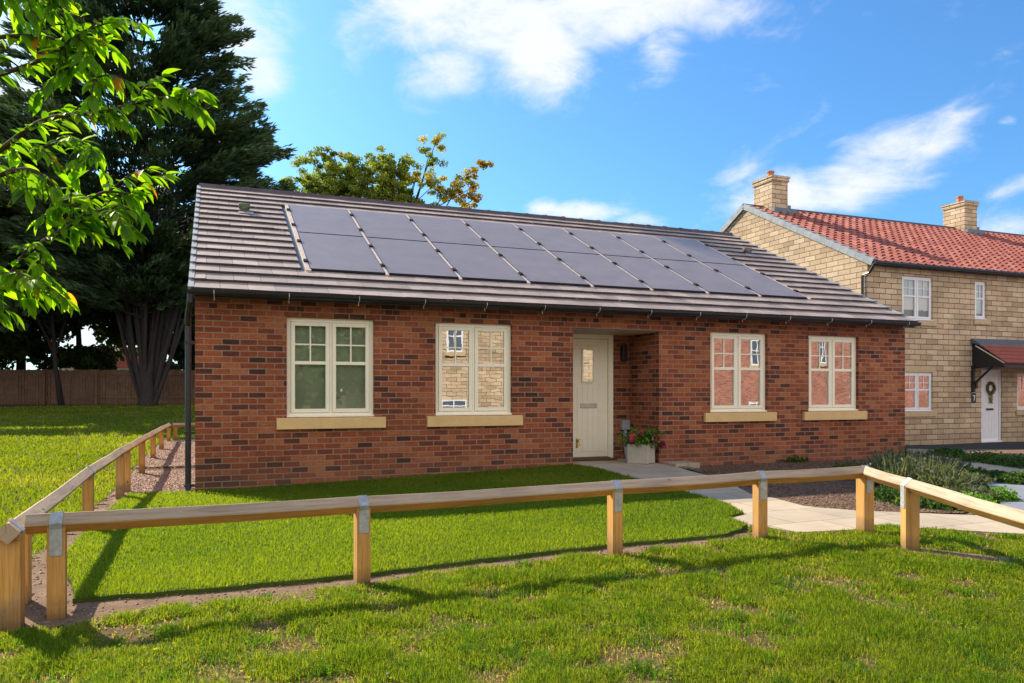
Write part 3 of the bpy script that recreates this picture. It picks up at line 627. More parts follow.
# recess slab, wall lamp, cable box
lb = MB(); lb.box(6.54, 6.63, dy - .10, dy - .002, 1.72, 1.97); lb.build('wall_lamp', M['black'], bung, bevel=.012)
cb = MB(); cb.box(6.53, 6.68, dy - .10, dy - .002, .57, .73); cb.tube([(6.61, dy - .05, .57), (6.61, dy - .05, .3), (6.64, dy - .07, .08)], .035, 10); cb.build('cable_box', M['grey_plastic'], bung, bevel=.01)
tp = MB(); tp.tube([(5.29, -.001, .47), (5.29, -.10, .47), (5.29, -.12, .40)], .014, 8); tp.box(5.255, 5.325, -.07, -.045, .485, .50); tp.tube([(5.29, -.012, .50), (5.29, -.012, .36)], .02, 8); tp.build('garden_tap', simple('brass', (.5, .36, .14), .35, metal=.8), bung)
# roof deck
EY, EZ = -.22, 2.44; RY = 5.0; RZ = EZ + sl * (RY - EY); SL = math.hypot(RY - EY, RZ - EZ)
def rp(x, s, h=0.):   # point on the front slope, s metres up from the eave, h above the deck
    c, sn = (RY - EY) / SL, (RZ - EZ) / SL; return (x, EY + s * c - h * sn, EZ + s * sn + h * c)
X0, X1 = -.04, 11.93
rd = MB(); rd.quad(rp(X0 + .02, 0), rp(X1 - .02, 0), rp(X1 - .02, SL), rp(X0 + .02, SL)); rd.quad(rp(X0 + .02, 0, -.02), rp(X0 + .02, SL, -.02), rp(X1 - .02, SL, -.02), rp(X1 - .02, 0, -.02))
roof = rd.build('roof', M['felt'], bung)
rr_ = MB(); rr_.prism([(X0, RY, RZ + .04), (X0, 10.25, EZ), (X0, 10.25, EZ - .05), (X0, RY, RZ - .02)], (X1 - X0, 0, 0)); rr_.build('rear_slope', M['rear_roof'], roof)
PX0, PX1, PS0, PS1 = 1.44, 10.28, .96, 4.76
NR = 17; gau = SL / NR; tw = .33; rt = random.Random(4); tb = MB()
for r in range(NR):
    s0 = r * gau; off = (r % 2) * tw / 2; x = X0 - off
    while x < X1 - .01:
        segs = [(max(x, X0), min(x + tw - .004, X1))]
        if s0 + gau * .6 > PS0 and s0 + gau * .4 < PS1:
            a, b = segs[0]; segs = [q for q in ((a, min(b, PX0 - .10)), (max(a, PX1 + .08), b)) if q[1] - q[0] > .02]
        elif s0 + gau > PS0 and s0 < PS1 and False: pass
        for a, b in segs:
            if b - a < .01: continue
            c = rt.random(); j = rt.gauss(0, .0018); k = rt.gauss(0, .0015)
            lo, hi = s0 - .055, s0 + gau + .02
            tb.hexa([rp(a, lo, .010 + j), rp(b, lo, .010 + k), rp(b, hi, .002), rp(a, hi, .002), rp(a, lo, .062 + j), rp(b, lo, .062 + k), rp(b, hi, .020), rp(a, hi, .020)], .15 + .85 * c, 0.)  # front edge takes the painted shadow tone
        x += tw
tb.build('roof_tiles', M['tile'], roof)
rg = MB(); x = X0
while x < X1 - .05:
    b = min(x + .44, X1); h = rt.gauss(0, .004)
    for i in range(6):
        a0, a1 = math.pi * i / 6, math.pi * (i + 1) / 6
        f_ = lambda a, xx, r=.115: (xx, RY - math.cos(a) * r, RZ - .03 + math.sin(a) * r * .95 + h)
        rg.quad(f_(a0, x), f_(a0, b), f_(a1, b), f_(a1, x))
    for i in range(6):
        a0, a1 = math.pi * i / 6, math.pi * (i + 1) / 6; f2 = lambda a, xx, r: (xx, RY - math.cos(a) * r, RZ - .03 + math.sin(a) * r * .95 + h)
        rg.quad(f2(a0, b - .05, .127), f2(a0, b + .012, .127), f2(a1, b + .012, .127), f2(a1, b - .05, .127)); rg.quad(f2(a0, b - .05, .115), f2(a0, b - .05, .127), f2(a1, b - .05, .127), f2(a1, b - .05, .115))
    x += .44
rg.build('ridge_tiles', M['darkridge'], roof)
for xa_, xb_ in ((X0 - .035, X0 + .03), (X1 - .03, X1 + .035)):
    vg = MB()
    for r in range(NR):
        s0 = r * gau; vg.hexa([rp(xa_, s0 - .05, -.06), rp(xb_, s0 - .05, -.06), rp(xb_, s0 + gau, -.06), rp(xa_, s0 + gau, -.06), rp(xa_, s0 - .05, .067), rp(xb_, s0 - .05, .067), rp(xb_, s0 + gau, .036), rp(xa_, s0 + gau, .036)], rt.random())
    vg.build('verge_cap', M['lead_pale'], roof)
for (vx, vs, mm) in ((.70, 4.15, 'green'), (11.15, 4.06, 'tile')):
    vb = MB(); vb.tube([rp(vx, vs, .03), rp(vx, vs - .0, .13)], [.075, .065], 10); vb.tube([rp(vx - .09, vs, .11), rp(vx + .09, vs, .11)], [.05, .05], 8)
    vo = vb.build('roof_vent', simple('mossy_vent', (.10, .13, .06), .8) if mm == 'green' else M['rear_roof'], roof, smooth=True)
    vq = MB(); vq.hexa([rp(vx - .1, vs - .30, .055), rp(vx + .14, vs - .30, .055), rp(vx + .14, vs - .08, .04), rp(vx - .1, vs - .08, .04), rp(vx - .1, vs - .30, .062), rp(vx + .14, vs - .30, .062), rp(vx + .14, vs - .08, .047), rp(vx - .1, vs - .08, .047)]); vq.build('flashing', M['lead_pale'], vo)
# solar array: 8 columns by 2 rows, set into the roof
MB().hexa([rp(PX0 - .11, PS0 - .12, .012), rp(PX1 + .07, PS0 - .12, .012), rp(PX1 + .07, PS1 + .14, .012), rp(PX0 - .11, PS1 + .14, .012), rp(PX0 - .11, PS0 - .12, .03), rp(PX1 + .07, PS0 - .12, .03), rp(PX1 + .07, PS1 + .14, .03), rp(PX0 - .11, PS1 + .14, .03)]).build('array_tray', M['panel_frame'], roof)
pw = (PX1 - PX0) / 8; mid = 2.885
for r_, (sa, sb_) in enumerate(((PS0, mid - .012), (mid + .012, PS1))):
    for k in range(8):
        a = PX0 + k * pw + .022; b = a + pw - .044; t_ = .004
        p = MB(); p.hexa([rp(a, sa, .034), rp(b, sa, .034), rp(b, sb_, .034), rp(a, sb_, .034), rp(a, sa, .062), rp(b, sa, .062), rp(b, sb_, .062), rp(a, sb_, .062)])
        po = p.build('solar_panel', M['panel_frame'], bung)
        e = .012; q = MB(); q.quad(rp(a + e, sa + e, .0645), rp(b - e, sa + e, .0645), rp(b - e, sb_ - e, .0645), rp(a + e, sb_ - e, .0645)); q.build('panel_glass', M['solar'], po)
for k in range(9):
    xx = PX0 + k * pw; st_ = MB(); wl = .035 if k == 0 else .022
    st_.hexa([rp(xx - wl, PS0 - .06, .032), rp(xx + wl, PS0 - .06, .032), rp(xx + wl, PS1 + .03, .032), rp(xx - wl, PS1 + .03, .032), rp(xx - wl, PS0 - .06, .060), rp(xx + wl, PS0 - .06, .060), rp(xx + wl, PS1 + .03, .060), rp(xx - wl, PS1 + .03, .060)])
    so = st_.build('panel_rail', M['panel_trim'], bung)
    for fr_ in (.09, .36, .62, .89):
        s_ = PS0 + (PS1 - PS0) * fr_; MB().hexa([rp(xx - .035, s_ - .05, .0605), rp(xx + .035, s_ - .05, .0605), rp(xx + .035, s_ + .05, .0605), rp(xx - .035, s_ + .05, .0605), rp(xx - .03, s_ - .045, .085), rp(xx + .03, s_ - .045, .085), rp(xx + .03, s_ + .045, .085), rp(xx - .03, s_ + .045, .085)]).build('panel_clamp', M['clamp'], so)
# eaves: fascia, gutter, brackets, downpipe
MB().box(X0, X1, -.205, -.02, 2.385, 2.40).box(X0, X1, -.225, -.205, 2.36, 2.465).build('fascia', M['black'], bung)
gt = MB(); na = 8
for i in range(na):
    a0, a1 = math.pi + math.pi * i / na, math.pi + math.pi * (i + 1) / na
    for r1, fl in ((.06, 0), (.052, 1)):
        q = [(X0 - .03, -.288 + math.cos(a0) * r1, 2.438 + math.sin(a0) * r1), (X1 + .03, -.288 + math.cos(a0) * r1, 2.438 + math.sin(a0) * r1), (X1 + .03, -.288 + math.cos(a1) * r1, 2.438 + math.sin(a1) * r1), (X0 - .03, -.288 + math.cos(a1) * r1, 2.438 + math.sin(a1) * r1)]
        gt.quad(*(q if not fl else q[::-1]))
for xx in (X0 - .03, X1 + .03):
    gt.v += []; gt.quad(*[(xx, -.288 + math.cos(math.pi + math.pi * i / na) * .06, 2.438 + math.sin(math.pi + math.pi * i / na) * .06) for i in range(na + 1)])
gut = gt.build('gutter', M['black'], bung)
for k in range(14):
    xx = .22 + k * .88; bq = MB(); bq.tube([(xx, -.355, 2.44), (xx, -.35, 2.395), (xx, -.30, 2.365), (xx, -.24, 2.375), (xx + .006, -.235, 2.33)], .006, 5); bq.build('gutter_bracket', M['galv'], gut)
dp = MB(); dp.tube([(-.05, -.285, 2.385), (-.05, -.285, 2.30), (-.08, -.10, 2.12), (-.08, .02, 2.02), (-.08, .02, .06), (-.08, -.06, -.06)], .036, 12); dp.box(-.125, -.002, -.02, .06, 1.80, 1.835); dp.box(-.125, -.002, -.02, .06, .68, .705); dp.box(-.125, -.002, -.02, .06, .02, .05)
dp.build('downpipe', M['black'], bung)

# doormat, threshold slab edge, planter
o = MB().box(5.42, 6.30, .50, .80, 0, .014); hz0 = hz(5.6, .4) + .019
mo = MB().box(5.44, 6.28, .52, .80, hz(5.8, .6) + .026, hz(5.8, .6) + .042).build('doormat', M['mat'], None, loc=(5.86, .66, hz(5.8, .6) + .026)); tag(mo, 'flat brown doormat in front of the cream bungalow door', 'doormat')
pb = g(651, 463, .10); pz = hz(6.35, -.02) + .022; pc = Vector((6.42, .02, pz))
pl = thing('planter', 'square pale grey planter box in the porch, holding pink flowers', 'planter', pc, rz=R(37))
def rot(mb, c, a):
    ca, sa = math.cos(a), math.sin(a); mb.v = [(c.x + (v[0]) * ca - (v[1]) * sa, c.y + v[0] * sa + v[1] * ca, c.z + v[2]) for v in mb.v]; return mb
def child_local(mb, name, m, parent, **k):   # vertices already local to the parent
    me_parent_base = parent_base(parent); mb.v = [tuple(Vector(v) + me_parent_base) for v in mb.v]; return mb.build(name, m, parent, **k)
h_, H_ = .165, .30
q = MB(); t_ = .018
q.box(-h_, h_, -h_, -h_ + t_, 0, H_); q.box(-h_, h_, h_ - t_, h_, 0, H_); q.box(-h_, -h_ + t_, -h_ + t_, h_ - t_, 0, H_); q.box(h_ - t_, h_, -h_ + t_, h_ - t_, 0, H_)
child_local(q, 'box', M['planter'], pl, bevel=.004)
child_local(MB().box(-h_ + t_, h_ - t_, -h_ + t_, h_ - t_, .02, H_ - .03), 'soil', M['soil_pot'], pl)

fl = thing('flowering_plant', 'leafy green plant with pink and dark red blooms growing in the porch planter', 'plant', pc + Vector((0, 0, .27)))
fb = np.array(pc + Vector((0, 0, .34)))
pts = fb + RNG.normal(0, 1, (1100, 3)) * np.array([.13, .13, .07]) + np.array([0, 0, .03])
pts = pts[pts[:, 2] > pc.z + .25]
Vv, cc_ = leaf_cloud(pts, .05, mixcols(RNG.random(len(pts)), [(.03, .08, .015), (.09, .2, .025), (.2, .3, .05)]))
fast_mesh('leaves', Vv, 4, Q4, M['foliage'], cc_, fl)
DPL = (pc - CAM).dot(FW)
for (bx_, by_, dd_, r, c1, c2) in ((633, 438, -.16, .062, (.62, .03, .12), (.85, .14, .28)), (655, 439, -.10, .055, (.22, .03, .05), (.42, .08, .13)), (662, 444, -.02, .05, (.18, .03, .05), (.36, .06, .11)), (641, 432, -.14, .03, (.5, .03, .1), (.8, .12, .22))):
  for ox, oy, oz in (tuple(at(bx_, by_, DPL + dd_) - pc),):
    pass
  for _ in (0,):
    c = np.array(pc) + np.array((ox, oy, oz)); nn = RNG.normal(0, 1, (260, 3)); nn /= np.linalg.norm(nn, axis=1)[:, None]
    Vv, cc_ = leaf_cloud(c + nn * r * RNG.uniform(.6, 1, (260, 1)), .035, mixcols(RNG.random(260), [c1, c2])); fast_mesh('bloom', Vv, 4, Q4, M['petal'], cc_, fl)
for (ox, oy, oz, r, c1, c2) in () and ((-.10, -.17, .36, .065, (.55, .02, .08), (.8, .08, .18)), (.19, -.06, .37, .07, (.16, .02, .04), (.30, .05, .09)), (.22, .02, .31, .05, (.14, .02, .035), (.26, .05, .08))):
    c = np.array(pc) + np.array((ox, oy, oz)); nn = RNG.normal(0, 1, (150, 3)); nn /= np.linalg.norm(nn, axis=1)[:, None]
    Vv, cc_ = leaf_cloud(c + nn * r * RNG.uniform(.6, 1, (150, 1)), .035, mixcols(RNG.random(150), [c1, c2])); fast_mesh('bloom', Vv, 4, Q4, M['petal'], cc_, fl)
MB().tube([tuple(pc + Vector((0, 0, .26))), tuple(pc + Vector((.01, 0, .36)))], .008, 5).build('stem', M['twig'], fl)
slab = MB().box(6.76, 7.2, -.42, -.02, -.03, .105).build('step_slab', M['slab'], None, loc=(6.98, -.2, -.03), bevel=.006); tag(slab, 'small stone slab against the brick wall right of the porch', 'slab')

# ------------------------------------------------------------------ knee rail fences
RAILZ = .51
def post(parent, x, y, ang, h=.53, w_=.085, zb=None):
    z0 = (hz(x, y) if zb is None else zb) - .1; c = Vector((x, y, 0)); q = MB(); s = w_ / 2
    zt = z0 + .1 + h
    # body plus two shoulders that hold the diamond rail in a V notch
    q.box(-s, s, -s, s, 0, zt - .045 - z0)
    for sg in (-1, 1):
        q.prism([(-s, sg * s, zt - .045 - z0), (-s, sg * .002, zt - .0445 - z0), (-s, sg * s, zt - .004 - z0)], (2 * s, 0, 0))
    rot(q, Vector((x, y, z0)), ang); return q.build('post', M['post'], parent, bevel=.003)
def rail(parent, a, b, w_=.075, ext=(0, 0)):
    a = Vector(a); b = Vector(b); d = (b - a).normalized(); a -= d * ext[0]; b += d * ext[1]; L = (b - a).length
    sx = d; sy = Vector((-d.y, d.x, 0)).normalized(); sz = sx.cross(sy); r = w_ * .7071; n = max(2, int(L / .3)); me_ = MB()
    ch = .006; prof = []
    for k in range(4):
        t = k * math.pi / 2; p = Vector((math.cos(t), math.sin(t))) * r; tn = Vector((-math.sin(t), math.cos(t)))
        prof += [(p - tn * ch * .7) * .985, (p + tn * ch * .7) * .985]
    rr = random.Random(int(a.x * 1000)); ring = []
    for i in range(n + 1):
        c = a.lerp(b, i / n) + sz * (rr.gauss(0, .0012)) - sz * .006 * math.sin(math.pi * i / n)
        ring.append([tuple(c + sy * p.x + sz * p.y) for p in prof])
    k = len(prof); me = bpy.data.meshes.new('rail'); vs = [v for r_ in ring for v in r_]; fs = []
    for i in range(n):
        for j in range(k): j2 = (j + 1) % k; fs.append((i * k + j2, (i + 1) * k + j2, (i + 1) * k + j, i * k + j))
    fs.append(tuple(range(k - 1, -1, -1))); fs.append(tuple(n * k + j for j in range(k)))
    base = parent_base(parent); me.from_pydata([tuple(Vector(v) - base) for v in vs], [], fs); uvl = me.uv_layers.new(name='UVMap'); sd_ = rr.random() * 7
    for pi, p in enumerate(me.polygons):
        for li in p.loop_indices:
            vi = me.loops[li].vertex_index; i, j = divmod(vi, k)
            jj = j if not (pi < n * k and (pi % k) == k - 1 and j == 0) else k
            uvl.data[li].uv = (L * i / n + sd_, jj / k * .3 + sd_)
    o = bpy.data.objects.new('rail', me); col.objects.link(o); me.materials.append(M['rail']); me.materials.append(M['rail_under']); o.parent = parent
    for p in me.polygons: p.material_index = 1 if p.normal.z < -.1 else 0
    return o
def strap(parent, x, y, ang, zt, side=-1, w_=.085, ln=.17, wd=.06):
    """galvanised strap over the diamond rail and down the post face"""
    s = w_ / 2 + .0025; r = .075 * .7071 + .003; pr = [(side * s, zt - ln), (side * s, zt - .03), (side * r, zt), (0, zt + r), (-side * r, zt), (-side * s, zt - .03), (-side * s, zt - ln)]
    q = MB(); t = .0022
    for i in range(len(pr) - 1):
        (y0, z0), (y1, z1) = pr[i], pr[i + 1]; n_ = Vector((z1 - z0, -(y1 - y0))).normalized() * (t * -side)
        q.hexa([(-wd / 2, y0, z0), (wd / 2, y0, z0), (wd / 2, y1, z1), (-wd / 2, y1, z1), (-wd / 2, y0 - n_.x, z0 - n_.y), (wd / 2, y0 - n_.x, z0 - n_.y), (wd / 2, y1 - n_.x, z1 - n_.y), (-wd / 2, y1 - n_.x, z1 - n_.y)])
    for dz_ in (.055, .09, .125, .155):
        if dz_ < ln: q.tube([(.012 * (1 if dz_ in (.055, .125) else -1), side * (s + t), zt - dz_), (.012 * (1 if dz_ in (.055, .125) else -1), side * (s + t + .003), zt - dz_)], .0045, 6)
    rot(q, Vector((x, y, 0)), ang); return q.build('strap', M['galv'], parent)
ff = thing('knee_rail_fence', 'low timber knee rail fence across the front lawn, posts with metal straps', 'fence', (FP['C'].x, FP['C'].y, 0))
order = ['B', 'C', 'D', 'E', 'F', 'G']; RZt = {'B': .505, 'C': .50, 'D': .495, 'E': .505, 'F': .52, 'G': .495}
END = Vector(g(1040, 612)); END = CAM + FW * 3.7 + RT * 2.8; END.z = 0; RZt['H'] = .49; FP['H'] = END
order.append('H'); A0 = FP['B'] - (FP['C'] - FP['B']).normalized() * .14
for i, k in enumerate(order):
    p = FP[k]; nx_ = FP[order[min(i + 1, len(order) - 1)]]; pv = FP[order[max(i - 1, 0)]]
    d = (nx_ - p) if i < len(order) - 1 else (p - pv)
    if k == 'F': d = p - pv
    ang = math.atan2(d.y, d.x); RZ_ = RZt[k]
    post(ff, p.x, p.y, ang, h=RZ_ - hz(p.x, p.y), w_=.1 if k in 'FG' else .085); strap(ff, p.x, p.y, ang, RZ_, w_=.1 if k in 'FG' else .085, wd=.075 if k == 'G' else .06)
for a, b in zip(order[:-1], order[1:]):
    pa = FP[a].copy(); pb_ = FP[b].copy(); pa.z = RZt[a]; pb_.z = RZt[b]; rail(ff, pa, pb_, ext=(.14 if a == 'B' else -.004, .3 if b == 'H' else -.004))
sf = thing('knee_rail_fence', 'low timber knee rail fence running back along the gravel beside the bungalow', 'fence', (-.8, -2.7, 0))
sp = [(-.74, -5.67), (-.80, -5.2), (-.80, -2.72), (-.80, -.32), (-.80, .36), (-.80, 2.5), (-.80, 4.75), (-.80, 7.0), (-.80, 9.75), (-.66, 9.9)]
szt = [.49, .49, .50, .50, .50, .48, .46, .44, .40, .40]
for i, (x_, y_) in enumerate(sp): post(sf, x_, y_, R(90), h=szt[i] - hz(x_, y_), w_=.10 if i < 2 else .085)
for i in (0, 2, 3, 5, 6, 7, 8): strap(sf, sp[i][0], sp[i][1], R(90), szt[i], ln=.05)
for a, b in ((0, 2), (2, 3), (3, 5), (5, 6), (6, 7), (7, 8)):
    rail(sf, (*sp[a], szt[a]), (*sp[b], szt[b]), ext=(.09 if a == 0 else -.004, -.004))
rail(sf, (-.72, 9.85, .40), (-.01, 9.85, .40))

# ------------------------------------------------------------------ stone house
HX, HYY = 16.72, 5.34; GZ0 = -.31
sh = thing('stone_house', 'two storey pale stone house with red pantile roof at the right, next to the bungalow', 'house', (HX, HYY, GZ0))
HL, HD = 22.0, 10.2; EZ2 = 4.78; RZ2 = 7.33
def hx(a): return HX + a
W2 = [(1.27, 2.45, 3.22, 4.44), (4.14, 4.62, 3.33, 4.44), (1.30, 2.45, .66, 1.76), (5.93, 7.1, .66, 1.77), (7.0, 8.2, 3.22, 4.44), (10.4, 11.6, 3.22, 4.44), (10.4, 11.6, .66, 1.77), (14.4, 15.6, 3.22, 4.44), (14.4, 15.6, .66, 1.77)]
W2 = [(a + HX, b + HX, c, e) for a, b, c, e in W2]; DR = (HX + 4.40, HX + 5.27, GZ0, 1.86)
q = MB(); wall_front(q, HX, HX + HL, GZ0 - .2, EZ2, W2 + [DR], HYY, .1)
sl2 = (RZ2 - EZ2) / 5.1
for xx in (HX, HX + HL):
    P_ = [(xx, HYY, GZ0 - .2), (xx, HYY + HD, GZ0 - .2), (xx, HYY + HD, EZ2), (xx, HYY + 5.1, RZ2), (xx, HYY, EZ2)]; q.quad(*(P_[::-1] if xx == HX else P_))
q.quad((HX + HL, HYY + HD, GZ0), (HX, HYY + HD, GZ0), (HX, HYY + HD, EZ2), (HX + HL, HYY + HD, EZ2))
q.build('wall', M['stone'], sh)
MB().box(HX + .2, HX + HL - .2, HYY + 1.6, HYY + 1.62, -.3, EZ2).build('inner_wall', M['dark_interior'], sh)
for i, (a, b, c, e) in enumerate(W2):
    wn = window(sh, a, b, c, e, HYY + .05, M['white'], lights=1 if b - a < .7 else 2, backing='curtain' if c > 3 else None, ft=.05, glassm='glass_clear' if c > 3 else 'glass')
    MB().box(a - .08, b + .12, HYY - .05, HYY + .045, c - .15, c - .016).build('sill', M['pale_stone'], wn)
    if c < 2: MB().box(a - .1, b + .1, HYY - .004, HYY + .04, e + .002, e + .16).build('lintel', M['pale_stone'], wn)
q = MB(); a, b = DR[0], DR[1]; q.box(a, a + .06, HYY + .03, HYY + .1, GZ0, DR[3]); q.box(b - .06, b, HYY + .03, HYY + .1, GZ0, DR[3]); q.box(a + .06, b - .06, HYY + .03, HYY + .1, DR[3] - .06, DR[3]); q.box(a, b, HYY - .02, HYY + .1, GZ0 - .02, GZ0 + .07); q.build('door_frame', M['white'], sh)
q = MB(); q.box(a + .062, b - .062, HYY + .06, HYY + .1, GZ0 + .07, DR[3] - .062)
for k in range(5): u0 = a + .14 + k * .122; q.box(u0, u0 + .112, HYY + .052, HYY + .0595, GZ0 + .16, DR[3] - .2)
d2 = q.build('front_door', M['white'], sh)
MB().box(a + .27, a + .57, HYY + .04, HYY + .0515, .66, .72).build('letter_plate', M['black'], d2)
# wreath on the door
cen = np.array([a + .44, HYY + .02, 1.32]); th_ = RNG.random(900) * 6.28; rr2 = .15 + RNG.normal(0, .022, 900)
pts = cen + np.stack([np.cos(th_) * rr2, RNG.normal(0, .015, 900), np.sin(th_) * rr2], -1); pts = np.concatenate([pts, cen + np.stack([RNG.normal(0, .05, 150), RNG.normal(0, .01, 150), -.15 - .3 * RNG.random(150)], -1)])
wt = thing('door_wreath', 'round green and brown wreath hanging on the white front door of the stone house', 'wreath', tuple(cen + np.array((0, -.01, 0))))
Vv, cc_ = leaf_cloud(pts, .035, mixcols(RNG.random(len(pts)), [(.10, .12, .04), (.3, .25, .1), (.4, .3, .2)])); fast_mesh('leaves', Vv, 4, Q4, M['foliage'], cc_, wt)
q = MB(); q.box(HX + 4.04, HX + 4.12, HYY - .11, HYY - .002, 1.30, 1.52); q.build('wall_lamp', M['black'], sh, bevel=.01)
q = MB(); q.box(HX + 3.98, HX + 4.16, HYY - .018, HYY - .002, .88, 1.17); np_ = q.build('house_number', simple('slate_plate', (.03, .03, .04), .5), sh)
q = MB(); q.box(HX + 4.03, HX + 4.12, HYY - .022, HYY - .0185, 1.08, 1.105); q.hexa([(HX + 4.055, HYY - .022, .94), (HX + 4.08, HYY - .022, .94), (HX + 4.08, HYY - .0185, .94), (HX + 4.055, HYY - .0185, .94), (HX + 4.095, HYY - .022, 1.08), (HX + 4.12, HYY - .022, 1.08), (HX + 4.12, HYY - .0185, 1.08), (HX + 4.095, HYY - .0185, 1.08)]); q.build('digit', M['white'], np_)
# porch canopy: lean-to with red tiles, lead top, black cheek and bracket
cp = MB(); x0_, x1_ = HX + 4.02, HX + 8.6; zt, zb_, pj = 2.70, 2.02, .95
cp.prism([(x0_, HYY - .002, zt - .1), (x0_, HYY - pj, zb_), (x0_, HYY - pj, zb_ - .10), (x0_, HYY - .002, zb_ - .14)], (.05, 0, 0)); cp.prism([(x1_ - .05, HYY - .002, zt - .1), (x1_ - .05, HYY - pj, zb_), (x1_ - .05, HYY - pj, zb_ - .10), (x1_ - .05, HYY - .002, zb_ - .14)], (.05, 0, 0))
cp.box(x0_ + .05, x1_ - .05, HYY - pj, HYY - pj + .03, zb_ - .13, zb_ - .005); cp.box(x0_ + .05, x1_ - .05, HYY - pj + .03, HYY - .002, zb_ - .06, zb_ - .04)
can = cp.build('porch_canopy', M['black'], sh)
ct = MB(); kx, ks = 22, 5
for i in range(kx):
    for j in range(ks):
        u0 = x0_ - .04 + (x1_ - x0_ + .08) * i / kx; u1 = x0_ - .04 + (x1_ - x0_ + .08) * (i + 1) / kx - .01
        f0, f1 = j / ks - .04, (j + 1) / ks
        pa = lambda u, f, h: (u, HYY - pj - .06 + (pj - .12) * f - h * .5, zb_ + .0 + (zt - zb_ - .1) * f + h * .8)
        ct.hexa([pa(u0, f0, .0), pa(u1, f0, .0), pa(u1, f1, -.0), pa(u0, f1, -.0), pa(u0, f0, .045), pa(u1, f0, .045), pa(u1, f1, .022), pa(u0, f1, .022)], rt.random() * .3 + .14)
ct.build('canopy_tiles', M['pantile'], can)
q = MB(); q.hexa([(x0_ - .06, HYY - .30, zt - .17), (x1_ + .06, HYY - .30, zt - .17), (x1_ + .06, HYY - .003, zt - .06), (x0_ - .06, HYY - .003, zt - .06), (x0_ - .06, HYY - .30, zt - .12), (x1_ + .06, HYY - .30, zt - .12), (x1_ + .06, HYY - .003, zt + .06), (x0_ - .06, HYY - .003, zt + .06)]); q.build('lead_flashing', M['lead'], can)
q = MB(); q.tube([(x0_ - .01, HYY - .62, zb_ - .1), (x0_ - .01, HYY - .06, 1.42)], .03, 6); q.box(x0_ - .045, x0_ + .025, HYY - .08, HYY - .002, 1.20, zb_ - .05); q.build('bracket', M['black'], can)
q = MB(); q.hexa([(x0_ - .008, HYY - pj - .02, zb_ - .03), (x0_ - .001, HYY - pj - .02, zb_ - .03), (x0_ - .001, HYY - .1, zt - .17), (x0_ - .008, HYY - .1, zt - .17), (x0_ - .008, HYY - pj - .02, zb_ + .01), (x0_ - .001, HYY - pj - .02, zb_ + .01), (x0_ - .001, HYY - .1, zt - .13), (x0_ - .008, HYY - .1, zt - .13)]); q.build('trim', M['cream'], can)
# pantile roof, as a real relief
ey, ez = HYY - .22, EZ2 - .09 ; ry = HYY + 5.1
def rq(x, f, h): # f 0..1 up the slope
    dz = RZ2 + .07 - ez; dy_ = ry - ey; L = math.hypot(dz, dy_); return (x, ey + dy_ * f - h * dz / L, ez + dz * f + h * dy_ / L)
rows = 18; tw2 = .30; ncol = int((HL + .1) / tw2); q = MB()
prof = [(0, .0), (.14, .045), (.30, .058), (.46, .045), (.60, .012), (.80, .0), (1, .0)]
for j in range(rows):
    f0, f1 = j / rows - .006, (j + 1) / rows + .006
    for i in range(ncol):
        c = .15 + .85 * rt.random(); xb_ = HX - .05 + i * tw2; lift = .035 + rt.gauss(0, .002)
        for k in range(6):
            (a0, h0), (a1, h1) = prof[k], prof[k + 1]; xa1, xa2 = xb_ + a0 * tw2, xb_ + a1 * tw2
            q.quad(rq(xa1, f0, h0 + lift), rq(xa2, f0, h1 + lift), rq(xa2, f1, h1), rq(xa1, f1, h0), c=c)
            q.quad(rq(xa1, f0, h0 - .005), rq(xa2, f0, h1 - .005), rq(xa2, f0, h1 + lift), rq(xa1, f0, h0 + lift), c=0.)  # step face, shade painted into its colour
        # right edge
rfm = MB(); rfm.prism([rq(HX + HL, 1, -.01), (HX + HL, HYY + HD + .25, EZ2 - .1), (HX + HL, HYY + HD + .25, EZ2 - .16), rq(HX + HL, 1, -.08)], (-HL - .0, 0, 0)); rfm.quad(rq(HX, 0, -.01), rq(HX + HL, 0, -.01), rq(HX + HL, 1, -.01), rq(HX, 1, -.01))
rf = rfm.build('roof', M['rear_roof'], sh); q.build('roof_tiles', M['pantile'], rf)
q = MB(); x = HX - .05
while x < HX + HL:
    b = min(x + .43, HX + HL)
    for i in range(6):
        a0, a1 = math.pi * i / 6, math.pi * (i + 1) / 6; f3 = lambda a, xx: (xx, ry - math.cos(a) * .12, RZ2 + .05 + math.sin(a) * .12)
        q.quad(f3(a0, x), f3(a0, b), f3(a1, b), f3(a1, x))
    x += .44
q.build('ridge_tiles', M['darkridge'], rf)
q = MB()
for side in (0, 1):
    for j in range(19):
        f0, f1 = j / 19, (j + 1) / 19
        def pt(xx, f, h):
            p = rq(xx, f, h); return p if side == 0 else (p[0], 2 * ry - p[1], p[2])
        for (hh0, hh1) in ((.105, .085),):
            A = [pt(HX - .07, f0, -.09), pt(HX + .10, f0, -.0), pt(HX + .10, f1 - .002, -.0), pt(HX - .07, f1 - .002, -.09), pt(HX - .07, f0, hh0), pt(HX + .10, f0, hh0), pt(HX + .10, f1, hh1), pt(HX - .07, f1, hh1)]
            q.hexa(A)
q.build('verge_tiles', M['lead_pale'], rf)
q = MB(); q.tube([(HX - .05, HYY - .28, EZ2 - .10), (HX + HL, HYY - .28, EZ2 - .10)], .055, 8); q.box(HX, HX + HL, HYY - .22, HYY - .195, EZ2 - .17, EZ2 - .02); q.build('gutter', M['black'], sh)
q = MB(); q.tube([(HX - .03, HYY - .27, EZ2 - .13), (HX - .03, HYY - .10, EZ2 - .35), (HX - .05, HYY + .12, EZ2 - .4), (HX - .05, HYY + .12, GZ0)], .036, 8); q.build('downpipe', M['black'], sh)
q = MB(); q.box(HX - .003, HX + .15, HYY - .006, HYY - .0005, GZ0, EZ2 - .2);
